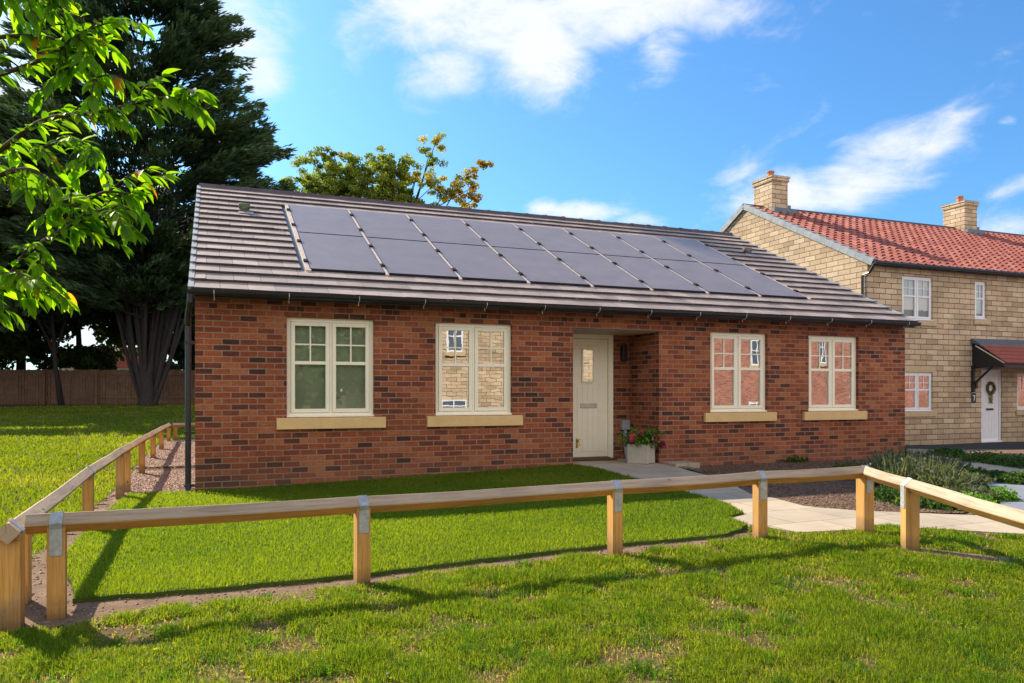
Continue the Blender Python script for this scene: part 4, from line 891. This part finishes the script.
for k in range(33):
    z_ = GZ0 + k * .152; 
# chimneys
def chimney(x, side_flash=True):
    q = MB(); y0, y1 = ry - .48, ry + .42; xa, xb = x, x + .66
    q.box(xa, xb, y0, y1, RZ2 - .45, 8.22); q.box(xa - .035, xb + .035, y0 - .035, y1 + .035, 8.221, 8.34); q.box(xa - .06, xb + .06, y0 - .06, y1 + .06, 8.341, 8.40)
    co = q.build('chimney', M['stone'], rf)
    q = MB(); cx_, cy = (xa + xb) / 2, (y0 + y1) / 2; q.tube([(cx_, cy, 8.40), (cx_, cy, 8.62), (cx_, cy, 8.625), (cx_, cy, 8.68)], [.12, .105, .125, .125], 14, cap=True); q.build('chimney_pot', M['terracotta'], co)
    q = MB(); q.box(xa - .03, xb + .25, y0 - .16, y0 - .003, RZ2 - .38, RZ2 - .02); q.box(xb + .003, xb + .13, y0 - .002, ry, RZ2 - .2, RZ2 + .13); q.build('lead_flashing', M['lead'], co)
chimney(HX + .72); chimney(HX + 9.72)

# ------------------------------------------------------------------ houses across the road (reflected in the windows)
def far_house(x0, x1, y, m, label, wins, top=5.2, doors=(), trimm='white'):
    o = thing(('stone' if m is M['stone'] else 'brick') + '_house', label, 'house', (x0, y, 0)); q = MB()
    q.box(x0, x1, y - 9, y, -.2, top); q.build('wall', m, o)
    q = MB(); q.prism([(x0 - .2, y + .3, top - .05), (x0 - .2, y - 4.5, top + 2.7), (x0 - .2, y - 9.3, top - .05)], (x1 - x0 + .4, 0, 0)); q.build('roof', M['rear_roof'], o)
    for (a, b, c, e) in wins:
        q = MB(); q.box(a, b, y + .003, y + .03, c, e); w_ = q.build('window', M[trimm], o)
        q = MB(); n = 2
        for k in range(n):
            u0 = a + .07 + (b - a - .07) / n * k; u1 = a + (b - a - .07) / n * (k + 1)
            for c0, c1 in ((c + .07, c + (e - c) * .55), (c + (e - c) * .55 + .06, e - .07)): q.box(u0, u1, y + .031, y + .036, c0, c1)
        q.build('pane', M['lead'], w_)
        MB().box(a - .1, b + .1, y + .003, y + .09, c - .16, c - .002).build('sill', M['pale_stone'], w_)
    return o
far_house(6.5, 17, -20, M['stone'], 'sunlit pale stone house across the road, seen mirrored in the second bungalow window', [(9.25, 9.95, 2.9, 4.0), (9.0, 10.1, .2, .9), (13.5, 14.8, 3.0, 4.3)])
far_house(18.5, 44, -20, M['brick_lit'], 'sunlit red brick house across the road, seen mirrored in the right hand bungalow windows', [(24.8, 25.7, 2.5, 3.8), (24.7, 25.6, .1, .7), (20, 21.2, 3, 4.2), (29.1, 29.6, 2.7, 4.1), (31.2, 32.2, .2, 1.0), (39, 40, .8, 2.0)])
far_house(46, 72, -20, M['brick_lit'], 'long sunlit red brick house across the road beyond the first brick house', [(49, 50.2, 3, 4.3), (54, 55.2, .4, 1.1), (60, 61.2, 3, 4.3)])

# ------------------------------------------------------------------ back fence
a_ = at(-60, 405, 39.); b_ = at(420, 405, 39.)
bf = thing('board_fence', 'brown close boarded timber fence behind the dark conifer', 'fence', ((a_.x + b_.x) / 2, (a_.y + b_.y) / 2, .53))
d_ = (b_ - a_); d_.z = 0; L_ = d_.length; d_.normalize(); n_ = Vector((-d_.y, d_.x, 0)); q = MB(); k = 0.
while k < L_:
    p0 = a_ + d_ * k; p1 = a_ + d_ * (k + .1475); zz = hz(p0.x, p0.y) + .02; zt = zz + 1.8 + rt.gauss(0, .02); o1 = n_ * .03; p0 = p0 + n_ * rt.choice((0, .012, .024)); p1 = p1 - d_ * .012 * rt.choice((0, 1, 1)) + n_ * rt.choice((0, .012))
    q.hexa([(p0.x, p0.y, zz), (p1.x, p1.y, zz), (p1.x + o1.x, p1.y + o1.y, zz), (p0.x + o1.x, p0.y + o1.y, zz), (p0.x, p0.y, zt), (p1.x, p1.y, zt), (p1.x + o1.x, p1.y + o1.y, zt), (p0.x + o1.x, p0.y + o1.y, zt)]); k += .15
o2 = n_ * .045; q.hexa([(a_.x + o2.x, a_.y + o2.y, .4), (b_.x + o2.x, b_.y + o2.y, .0), (b_.x + o2.x * 1.3, b_.y + o2.y * 1.3, .0), (a_.x + o2.x * 1.3, a_.y + o2.y * 1.3, .4), (a_.x + o2.x, a_.y + o2.y, hz(a_.x, a_.y) + 1.7), (b_.x + o2.x, b_.y + o2.y, hz(b_.x, b_.y) + 1.7), (b_.x + o2.x * 1.3, b_.y + o2.y * 1.3, hz(b_.x, b_.y) + 1.7), (a_.x + o2.x * 1.3, a_.y + o2.y * 1.3, hz(a_.x, a_.y) + 1.7)])
q.build('boards', M['board'], bf); k = 0.
while k < L_:
    p0 = a_ + d_ * k - n_ * .06; MB().box(p0.x - .05, p0.x + .05, p0.y - .05, p0.y + .05, hz(p0.x, p0.y) - .1, hz(p0.x, p0.y) + 1.75).build('post', M['board'], bf); k += 2.7
q = MB()
for zz in (.35, 1.55):
    p0, p1 = a_ - n_ * .035, b_ - n_ * .035; h0, h1 = hz(a_.x, a_.y) + zz, hz(b_.x, b_.y) + zz; q.hexa([(p0.x, p0.y, h0), (p1.x, p1.y, h1), (p1.x + n_.x * .03, p1.y + n_.y * .03, h1), (p0.x + n_.x * .03, p0.y + n_.y * .03, h0), (p0.x, p0.y, h0 + .09), (p1.x, p1.y, h1 + .09), (p1.x + n_.x * .03, p1.y + n_.y * .03, h1 + .09), (p0.x + n_.x * .03, p0.y + n_.y * .03, h0 + .09)])
q.build('rail', M['board'], bf)

# ------------------------------------------------------------------ trees
def unit(v): return v / np.linalg.norm(v, axis=-1, keepdims=True)
def blob_tree(name, label, base, crown, n, size, pal, r_tr=.25, limbs=7, group=None, dark=0., cl=.9, ncl=60, mat='foliage', pal_fn=None, thin=None):
    """crown: list of (centre, radii) lobes; leaves sit in clumps spread through the lobes' volume"""
    base = Vector(base); t = thing(name, label, 'tree', base, group); P_ = []; CC = []
    vol = np.array([c[1][0] * c[1][1] * c[1][2] for c in crown]); vol = vol / vol.sum(); clumps = []
    for (c, r), v in zip(crown, vol):
        m_ = max(4, int(ncl * v)); u = unit(RNG.normal(0, 1, (m_, 3))) * (RNG.random((m_, 1)) ** .42); clumps.append(np.array(c) + u * np.array(r))
    clumps = np.concatenate(clumps); K = len(clumps); per = n // K; tint = RNG.random(K)
    for i, c in enumerate(clumps):
        rr = cl * RNG.uniform(.6, 1.25); u = unit(RNG.normal(0, 1, (per, 3))) * (RNG.random((per, 1)) ** .5) * rr; u[:, 2] *= .7
        P_.append(c + u); tt = np.clip(tint[i] * .6 + RNG.random(per) * .5 - .05, 0, 1)
        CC.append(mixcols(tt, pal if pal_fn is None else pal_fn(c)))
    P_ = np.concatenate(P_); CC = np.concatenate(CC); Vv, CC = leaf_cloud(P_, size, CC)
    fast_mesh('crown', Vv, 4, Q4, M[mat], CC, t)
    q = MB(); top = np.array(crown[0][0]); bb = np.array(base)
    q.tube([tuple(bb + np.array([0, 0, -.2])), tuple(bb + (top - bb) * .35 + RNG.normal(0, .15, 3) * [1, 1, 0]), tuple(top)], [r_tr * 1.2, r_tr * .8, r_tr * .25], 8)
    sel = RNG.choice(K, min(K, limbs), replace=False)
    for i in sel:
        f = RNG.uniform(.3, .8); s = bb + (top - bb) * f; e = clumps[i]; m_ = (s + e) / 2 + np.array([0, 0, -.25]); rb = r_tr * (1 - f) * .7 + .03
        q.tube([tuple(s), tuple(m_), tuple(e)], [rb, rb * .6, .02], 6, cap=False)
    q.build('trunk', M['bark'], t, smooth=True); return t

def smooth_poly(pts, n):
    out = []
    for i in range(len(pts) - 1):
        p0 = pts[max(i - 1, 0)]; p1 = pts[i]; p2 = pts[i + 1]; p3 = pts[min(i + 2, len(pts) - 1)]
        for k in range(n):
            t = k / n; out.append(.5 * ((2 * p1) + (p2 - p0) * t + (2 * p0 - 5 * p1 + 4 * p2 - p3) * t * t + (3 * p1 - p0 - 3 * p2 + p3) * t ** 3))
    out.append(pts[-1]); return out
# big multi stemmed conifer at left
CD = 36.; cb_ = at(148, 408, CD); cbz = hz(cb_.x, cb_.y); cb_.z = cbz
con = thing('conifer_tree', 'huge dark green conifer with a fan of many stems, in front of the board fence', 'tree', cb_)
pz = np.array([6.2, 7.5, 9.5, 11.5, 14, 16.5, 18.5, 20.5, 22.5, 24.5]); pr = .93 * np.array([4.2, 5.4, 6.7, 6.9, 6.2, 5.6, 4.4, 3.1, 1.7, .3])
S = []; Cc = []; cxy = np.array(at(142, 392, CD))[:2]
limbs = MB(); leafq = []
for b in range(560):
    z0 = 5.6 + 18.8 * RNG.random() ** 1.1; a = RNG.random() * 2 * np.pi; rad = np.interp(z0, pz, pr) * RNG.uniform(.70, 1.14)
    dr = np.array([np.cos(a), np.sin(a)]); rise = RNG.uniform(.10, .30) * rad
    st = np.array([*cxy, z0 - rise]); en = np.array([*(cxy + dr * rad), z0 + RNG.uniform(-.2, .35)])
    npt = int(9 + rad * 4.2); f = .35 + .65 * RNG.random(npt) ** .6
    pts = st + (en - st) * f[:, None]; pts[:, 2] += .06 * rad * f ** 3; spread = (.10 + .62 * (1 - f)) * RNG.normal(0, 1, npt)
    pts[:, 0] += -dr[1] * spread; pts[:, 1] += dr[0] * spread; pts[:, 2] += RNG.normal(0, .08, npt)
    side = RNG.random() * .5
    for p, ff_ in zip(pts, f):
        m_ = 15; dv = unit(np.array([dr[0] * .9, dr[1] * .9, .30]) + RNG.normal(0, .25, (m_, 3))); ln = RNG.uniform(.28, .68, m_) * (.7 + .4 * (1 - ff_))
        sd2 = unit(np.cross(dv, RNG.normal(0, 1, (m_, 3)))) * (.042 * RNG.uniform(.7, 1.4, m_))[:, None]
        o_ = p + RNG.normal(0, .12, (m_, 3)) * [1, 1, .5]; S.append(np.stack([o_, o_ + dv * (ln * .45)[:, None] + sd2, o_ + dv * ln[:, None], o_ + dv * (ln * .45)[:, None] - sd2], 1))
        tt = RNG.random(m_) * .45 + side * .8 + (.3 if ff_ > .82 else 0); Cc.append(mixcols(tt, [(.022, .050, .028), (.045, .095, .045), (.10, .165, .065)]))  # outer tips lighter: new growth, with sunlit tips put into the colour
    if b % 5 == 0: limbs.tube([tuple(st - np.array([0, 0, .3])), tuple(st + (en - st) * .5), tuple(st + (en - st) * .85)], [.06, .04, .02], 5, cap=False)
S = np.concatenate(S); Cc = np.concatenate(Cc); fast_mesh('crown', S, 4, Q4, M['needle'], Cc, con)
for k in range(17):
    tx = 88 + k * 8.2 + RNG.uniform(-3, 3); top = at(tx, 205, CD + RNG.uniform(-2, 2)); mid_ = at(148 + (tx - 148) * .52, 315, CD + RNG.uniform(-.9, .9)); b0 = at(148 + (tx - 148) * .075, 405, CD + RNG.uniform(-.25, .25)); b0.z = cbz - .1
    r0 = RNG.uniform(.06, .125) * (1.3 if 5 < k < 11 else 1); limbs.tube(smooth_poly([b0, b0.lerp(mid_, .5) + (b0 - mid_).cross(FW).normalized() * RNG.uniform(-.15, .15), mid_, mid_.lerp(top, .5), top], 4), [r0 * 1.3 * (1 - .7 * i / 16) for i in range(17)], 8, cap=False)
    for j in range(3):
        f = RNG.uniform(.3, .9); s_ = mid_.lerp(top, f); e_ = s_ + Vector((RNG.normal(0, .8), RNG.normal(0, .5), RNG.uniform(.4, 1.4))); limbs.tube([s_, s_.lerp(e_, .5), e_], [.035, .025, .012], 4, cap=False)
limbs.tube([Vector((cb_.x, cb_.y, cbz - .2)), Vector((cb_.x, cb_.y, cbz + .6)), at(148, 372, CD)], [.5, .34, .18], 12, cap=False)
limbs.build('trunk', M['bark'], con, smooth=True)

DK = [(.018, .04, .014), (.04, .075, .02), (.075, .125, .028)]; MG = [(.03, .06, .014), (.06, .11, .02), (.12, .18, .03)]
def W(px, py, d): return tuple(at(px, py, d))
def bs(px, d): p = at(px, 392, d); return (p.x, p.y, hz(p.x, p.y))
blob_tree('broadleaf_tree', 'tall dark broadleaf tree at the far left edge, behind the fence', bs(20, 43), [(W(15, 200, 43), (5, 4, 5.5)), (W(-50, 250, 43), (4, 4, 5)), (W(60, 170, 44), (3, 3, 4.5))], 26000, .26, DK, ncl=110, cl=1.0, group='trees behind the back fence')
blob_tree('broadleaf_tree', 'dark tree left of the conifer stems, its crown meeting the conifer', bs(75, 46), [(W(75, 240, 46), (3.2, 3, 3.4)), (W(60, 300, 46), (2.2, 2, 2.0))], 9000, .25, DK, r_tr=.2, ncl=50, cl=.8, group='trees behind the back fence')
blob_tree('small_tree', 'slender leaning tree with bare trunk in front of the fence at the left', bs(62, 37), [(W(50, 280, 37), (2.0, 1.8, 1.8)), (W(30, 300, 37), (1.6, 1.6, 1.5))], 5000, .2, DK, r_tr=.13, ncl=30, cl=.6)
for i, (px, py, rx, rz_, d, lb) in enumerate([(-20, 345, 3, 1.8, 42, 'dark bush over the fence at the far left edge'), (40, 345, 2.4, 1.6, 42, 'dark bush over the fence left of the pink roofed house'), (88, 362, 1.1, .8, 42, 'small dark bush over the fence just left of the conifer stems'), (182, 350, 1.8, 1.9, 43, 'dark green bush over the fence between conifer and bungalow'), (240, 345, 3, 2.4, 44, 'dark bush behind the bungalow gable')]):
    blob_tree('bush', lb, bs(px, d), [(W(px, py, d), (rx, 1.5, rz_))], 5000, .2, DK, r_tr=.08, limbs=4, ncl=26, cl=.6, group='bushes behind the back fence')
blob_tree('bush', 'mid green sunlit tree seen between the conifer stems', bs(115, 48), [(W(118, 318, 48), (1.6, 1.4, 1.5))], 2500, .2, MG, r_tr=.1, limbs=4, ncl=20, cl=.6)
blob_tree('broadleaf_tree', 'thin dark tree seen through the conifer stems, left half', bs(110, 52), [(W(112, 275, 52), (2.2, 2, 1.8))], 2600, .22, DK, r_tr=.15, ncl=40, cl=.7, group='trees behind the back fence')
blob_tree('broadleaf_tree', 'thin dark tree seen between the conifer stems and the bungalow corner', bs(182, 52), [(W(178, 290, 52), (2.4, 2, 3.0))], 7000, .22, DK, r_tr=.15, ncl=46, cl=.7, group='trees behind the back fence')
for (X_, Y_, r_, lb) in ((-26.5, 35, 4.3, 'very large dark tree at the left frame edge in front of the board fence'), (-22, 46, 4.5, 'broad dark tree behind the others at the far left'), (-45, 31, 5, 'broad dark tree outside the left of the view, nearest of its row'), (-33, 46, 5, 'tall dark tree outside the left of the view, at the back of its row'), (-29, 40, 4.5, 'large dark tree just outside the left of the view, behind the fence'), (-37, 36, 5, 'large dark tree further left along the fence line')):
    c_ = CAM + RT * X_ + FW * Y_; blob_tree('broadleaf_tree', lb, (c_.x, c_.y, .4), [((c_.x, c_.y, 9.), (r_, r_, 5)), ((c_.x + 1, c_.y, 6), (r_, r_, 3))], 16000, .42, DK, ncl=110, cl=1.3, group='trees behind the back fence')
# autumn tree behind the roof
def palf(c):
    px = CX + F * ((Vector(c) - CAM).dot(RT)) / ((Vector(c) - CAM).dot(FW)); t = np.clip((px - 385) / 100, 0, 1) + RNG.normal(0, .18)
    return [(.10, .15, .02), (.24, .30, .045), (.38, .42, .09)] if t < .45 else ([(.11, .13, .02), (.42, .36, .05), (.58, .46, .09)] if t < .85 or RNG.random() < .35 else [(.12, .11, .02), (.38, .24, .03), (.46, .27, .05)])
TD = 48.; lobes = [(W(372, 184, TD), (2.6, 2.2, 2.0)), (W(328, 176, TD), (2.2, 2, 1.7)), (W(350, 200, TD), (4.5, 2.5, 2.2)), (W(300, 192, TD), (1.4, 1.5, 1.2)), (W(390, 163, TD), (1.1, 1, 1.0)), (W(408, 180, TD), (1.7, 1.4, 1.7)), (W(438, 142, TD), (.85, .8, .9)), (W(424, 150, TD), (.7, .6, .8)), (W(432, 162, TD), (.7, .6, .5)), (W(440, 188, TD), (1.1, 1, 1.1)), (W(458, 184, TD), (1.2, 1, .9)), (W(468, 170, TD), (.85, .7, .7)), (W(472, 196, TD), (.9, .8, .8)), (W(450, 203, TD), (1.9, 1, .8)), (W(484, 163, TD), (.35, .3, .3)), (W(380, 230, TD), (4.5, 3, 2))]
au = blob_tree('autumn_tree', 'tree turning from green to orange behind the bungalow ridge, thin branches at its right', bs(395, TD), lobes, 90000, .135, MG, r_tr=.22, limbs=120, ncl=950, cl=.36, pal_fn=palf)
blob_tree('broadleaf_tree', 'small green treetop between the conifer and the autumn tree', bs(292, 52), [(W(290, 200, 52), (1.2, 1.2, 1.2)), (W(275, 205, 52), (2, 1.5, 1.0))], 4000, .2, MG, r_tr=.15, ncl=30, cl=.5)
# house seen between the stems
ph = thing('distant_house', 'distant white walled house with red roof glimpsed between the conifer stems', 'house', bs(118, 62)); c = at(118, 380, 62)
q = MB(); q.box(c.x - 4, c.x + 3, c.y, c.y + 5, 0, 4.2); q.build('wall', M['white'], ph)
q = MB(); q.prism([(c.x - 4.4, c.y - .3, 3.2), (c.x + 3.3, c.y - .3, 3.2), (c.x + 1.9, c.y - .3, 4.9), (c.x - 3, c.y - .3, 4.9)], (0, 6, 0)); q.build('roof', simple('red_roof', (.30, .08, .06), .8), ph)
# trees behind the camera, mirrored in the left window
for (tx, ty, lb) in ((4.4, -24, 'round green tree across the road, left of the stone house'), (-4.5, -26, 'green tree across the road, furthest left of the row')):
    blob_tree('broadleaf_tree', lb, (tx, ty, 0), [((tx, ty, 6), (2.8, 2.8, 3.0)), ((tx, ty, 2.5), (3, 2, 2.2))], 16000, .3, MG, ncl=110, cl=1.1, group='trees across the road')

# ------------------------------------------------------------------ near cherry tree at left, mostly outside the frame
tr = CAM + FW * 3.3 - RT * 3.6; tr.z = 0
ch = thing('cherry_tree', 'young cherry tree with bright backlit green leaves hanging in at the upper left', 'tree', tr)
q = MB(); q.tube([tr + Vector((0, 0, -.1)), tr + Vector((.03, .02, 1.2)), tr + Vector((0, .05, 2.3)), tr + Vector((.1, .1, 4.2))], [.09, .075, .06, .02], 10)
BR = [  # pixel polylines at a distance, from the trunk outwards
    [(-560, 240, 3.3), (-200, 190, 3.2), (-60, 100, 3.1), (40, 60, 3.0), (80, 34, 2.95), (104, 24, 2.9)],
    [(-560, 180, 3.4), (-200, 60, 3.3), (-40, 40, 3.1), (48, 38, 3.0), (78, 60, 3.0), (98, 82, 2.9)],
    [(-560, 330, 3.3), (-200, 260, 3.2), (-30, 170, 3.1), (40, 122, 3.0), (100, 112, 2.95), (150, 100, 2.9), (200, 92, 2.85)],
    [(-560, 330, 3.3), (-200, 250, 3.2), (-40, 190, 3.1), (30, 170, 3.0), (70, 205, 3.0), (105, 192, 2.9), (135, 196, 2.9)],
    [(-560, 420, 3.3), (-200, 380, 3.2), (-20, 300, 3.05), (25, 255, 3.0), (70, 225, 2.95), (100, 210, 2.9), (118, 212, 2.85)],
    [(-560, 420, 3.3), (-200, 350, 3.2), (-60, 305, 3.05), (-10, 285, 3.0), (14, 275, 2.95), (30, 285, 2.9)],
    [(-560, 120, 3.4), (-150, -40, 3.2), (-20, -20, 3.0), (30, 0, 2.95), (60, -10, 2.9)],
    [(-560, 300, 3.5), (-200, 190, 3.6), (-20, 150, 3.5), (30, 150, 3.4), (70, 140, 3.4), (95, 150, 3.3)],
]
def leaf_template():
    # drooping pointed leaf, 9 x 2 strip with a folded midrib; unit length along +x
    ws = [0, .12, .175, .19, .175, .135, .07, 0]; xs = [0, .12, .28, .45, .62, .78, .9, 1.05]; V = []
    for x_, w_ in zip(xs, ws):
        zc = -.22 * x_ ** 2; V += [(x_, w_, zc + .35 * w_), (x_, 0, zc), (x_, -w_, zc + .35 * w_)]
    Fs = []
    for i in range(len(xs) - 1):
        for j in range(2): Fs.append((i * 3 + j, i * 3 + j + 1, (i + 1) * 3 + j + 1, (i + 1) * 3 + j))
    return np.array(V), Fs
LT, LF = leaf_template(); LV = []; LC = []; rl = random.Random(12)
def add_leaf(p, dirv, L, droop):
    dx_ = Vector(dirv).normalized(); dx_ = (dx_ + Vector((0, 0, -droop))).normalized(); up = Vector((rl.gauss(0, .35), rl.gauss(0, .35), 1)); sy = up.cross(dx_).normalized(); sz = dx_.cross(sy)
    A = np.array([dx_, sy, sz]); LV.append(np.array(p) + (LT * L) @ A); t = rl.random()
    LC.append(mixcols(np.array([t]), [(.05, .12, .010), (.10, .20, .012), (.17, .28, .018)])[0] if rl.random() > .012 else (.35, .14, .02))
for bi, b in enumerate(BR):
    pts = [at(*p) for p in b]; pts[0] = tr + Vector((0, 0, max(.9, min(3.6, pts[0].z)))); sp_ = smooth_poly(pts, 8); n = len(sp_)
    q.tube(sp_, [.013 * (1 - i / n) + .003 for i in range(n)], 6, cap=True)
    twigs = [(sp_, 14, n - 1)]
    for k in range(15):
        i = rl.randrange(12, n - 1); s0 = sp_[i]; dd = (sp_[i + 1] - sp_[i]).normalized(); ln = rl.uniform(.08, .22)
        off = Vector((rl.gauss(0, .5), rl.gauss(0, .5), rl.gauss(-.12, .42))); e = s0 + (dd * .7 + off).normalized() * ln; mdl = (s0 + e) / 2 + Vector((0, 0, .02)); tw_ = smooth_poly([s0, mdl, e], 4)
        q.tube(tw_, [.0035] * (len(tw_) - 1) + [.0015], 4, cap=False); twigs.append((tw_, 0, len(tw_) - 1))
    for pl_, i0, i1 in twigs:
        acc = 0
        for i in range(i0, i1):
            s0, s1 = pl_[i], pl_[i + 1]; L = (s1 - s0).length; acc += L
            while acc > .0155:
                acc -= .0155; t = rl.random(); p = s0.lerp(s1, t); dd = (s1 - s0).normalized(); sd3 = dd.cross(Vector((0, 0, 1))).normalized() * rl.choice((-1, 1))
                add_leaf(p, dd * rl.uniform(.3, 1.0) + sd3 * rl.uniform(.2, 1.0) + Vector((0, 0, rl.gauss(0, .2))), rl.uniform(.045, .09), rl.uniform(.1, .8))
        for k in range(3): dd = (pl_[i1] - pl_[i1 - 1]).normalized(); add_leaf(pl_[i1], dd + Vector((rl.gauss(0, .3), rl.gauss(0, .3), rl.gauss(0, .2))), rl.uniform(.05, .09), rl.uniform(.0, .4))
# leaves of the rest of the crown outside the frame
for k in range(900):
    p = tr + Vector((rl.gauss(-.2, .7), rl.gauss(0, .7), 2.8 + rl.gauss(0, .7)))
    if CX + F * (p - CAM).dot(RT) / max(.3, (p - CAM).dot(FW)) > -60: continue
    add_leaf(p, Vector((rl.gauss(0, 1), rl.gauss(0, 1), rl.gauss(0, .3))), rl.uniform(.07, .12), rl.uniform(.1, .8))
q.build('trunk', M['twig'], ch, smooth=True)
LV = np.array(LV); LC = np.array(LC, float)
lo = fast_mesh('crown', LV, len(LT), LF, M['leaf'], LC, ch); lo.data.shade_smooth()

# ------------------------------------------------------------------ shrubs at the right
def spiky(name, label, c, r, h, n, pal, group, wd=.012, cat='shrub'):
    z = hz(c[0], c[1]); t = thing(name, label, cat, (c[0], c[1], z), group); a = RNG.random(n) * 6.28; rr = np.sqrt(RNG.random(n)) * r
    o_ = np.stack([c[0] + np.cos(a) * rr * .55, c[1] + np.sin(a) * rr * .55, np.full(n, z)], -1); tip = np.stack([c[0] + np.cos(a) * rr * 1.1 + RNG.normal(0, .03, n), c[1] + np.sin(a) * rr * 1.1 + RNG.normal(0, .03, n), z + h * RNG.uniform(.55, 1.1, n) * (1 - .35 * (rr / r) ** 2)], -1)
    b = RNG.random(n) * 6.28; w_ = np.stack([np.cos(b), np.sin(b), 0 * b], -1) * wd * .5; m_ = o_ + (tip - o_) * .6
    V = np.stack([o_ - w_, o_ + w_, m_ + w_ * 1.2, tip, m_ - w_ * 1.2], 1); fast_mesh('stems', V, 5, [(0, 1, 2, 3, 4)], M['foliage'], mixcols(RNG.random(n), pal), t)
    # side leaves along the stems
    k = n * 2; i = RNG.integers(0, n, k); f = RNG.uniform(.15, .95, k)[:, None]; pts = o_[i] + (tip[i] - o_[i]) * f + RNG.normal(0, .008, (k, 3)); Vv, cc_ = leaf_cloud(pts, wd * 3.2, mixcols(RNG.random(k), pal), up=.6, long=1.2); fast_mesh('leaves', Vv, 4, Q4, M['foliage'], cc_, t)
LAV = [(.04, .06, .035), (.10, .13, .08), (.21, .21, .16)]; GRN = [(.02, .05, .012), (.05, .11, .02), (.10, .19, .03)]
for i, (px, py, r, h, lb) in enumerate([(895, 487, .45, .52, 'grey green lavender bush closest to the brick wall corner, leftmost of the bed'), (925, 487, .45, .50, 'grey green lavender bush behind the low rail fence, second from the brick corner'), (945, 492, .38, .36, 'pale lavender bush in the middle of the bed with seed heads'), (905, 474, .5, .52, 'lavender bush against the brick wall at the back of the bed'), (935, 474, .45, .38, 'lavender bush at the back beside the garden path'), (968, 499, .3, .2, 'low lavender bush at the grey paving edge'), (962, 486, .34, .24, 'small lavender bush between the bed edge and the garden path')]):
    p = g(px, py); spiky('lavender_bush', lb, (p.x, p.y), r, h * .85, 420, LAV, 'lavender bushes in the bed')
def mound(name, label, c, r, h, n, pal, group, size=.035, cat='shrub'):
    z = hz(c[0], c[1]); t = thing(name, label, cat, (c[0], c[1], z), group); u = unit(RNG.normal(0, 1, (n, 3))); u[:, 2] = np.abs(u[:, 2]); rad = RNG.random((n, 1)) ** .35 * (1 + .15 * RNG.normal(0, 1, (n, 1)))
    pts = np.array([c[0], c[1], z]) + u * rad * np.array([r, r, h]); Vv, cc_ = leaf_cloud(pts, size, mixcols(RNG.random(n), pal)); fast_mesh('leaves', Vv, 4, Q4, M['foliage'], cc_, t)
    q = MB(); 
    for k in range(5): a = RNG.random() * 6.28; q.tube([(c[0], c[1], z - .02), (c[0] + math.cos(a) * r * .5, c[1] + math.sin(a) * r * .5, z + h * .7)], [.008, .003], 4, cap=False)
    q.build('stem', M['twig'], t)
for i, (px, py, r, h, pal, lb) in enumerate([(888, 500, .24, .14, GRN, 'low green plant under the rail between the two right hand posts'), (915, 506, .22, .12, GRN, 'low leafy plant at the front edge of the bed beside the last fence post'), (945, 508, .24, .13, GRN, 'low plant at the front edge of the bed, right of the last fence post'), (975, 506, .2, .14, [(.06, .16, .02), (.14, .3, .03), (.2, .36, .05)], 'bright green low plant at the grey paving corner'), (850, 476, .28, .2, GRN, 'small dark green plant in the bark bed under the last bungalow window'), (1000, 500, .18, .13, [(.06, .16, .02), (.14, .3, .03), (.2, .36, .05)], 'small bright green plant on the paving edge near the right frame edge'), (790, 462, .3, .13, GRN, 'low dark plant against the brick wall under the third window')]):
    p = g(px, py); mound('low_plant', lb, (p.x, p.y), r, h, 900, pal, 'low plants in the bed')
for i, (px, py, r, h, lb) in enumerate([(972, 479, .22, .15, 'dark green shrub left of three beside the grey paving'), (996, 481, .22, .14, 'dark green shrub in the middle of three beside the grey paving'), (1020, 484, .24, .15, 'dark green shrub right of three beside the grey paving at the frame edge'), (985, 462, .5, .17, 'shaded low shrub beyond the garden path, left of the pair'), (1020, 466, .5, .17, 'shaded low shrub beyond the garden path, right of the pair'), (948, 456, .35, .16, 'small shaded shrub where the garden path meets the bungalow corner')]):
    p = g(px, py); mound('dark_shrub', lb, (p.x, p.y), r, h, 1500, GRN, 'dark shrubs along the garden path', size=.04)
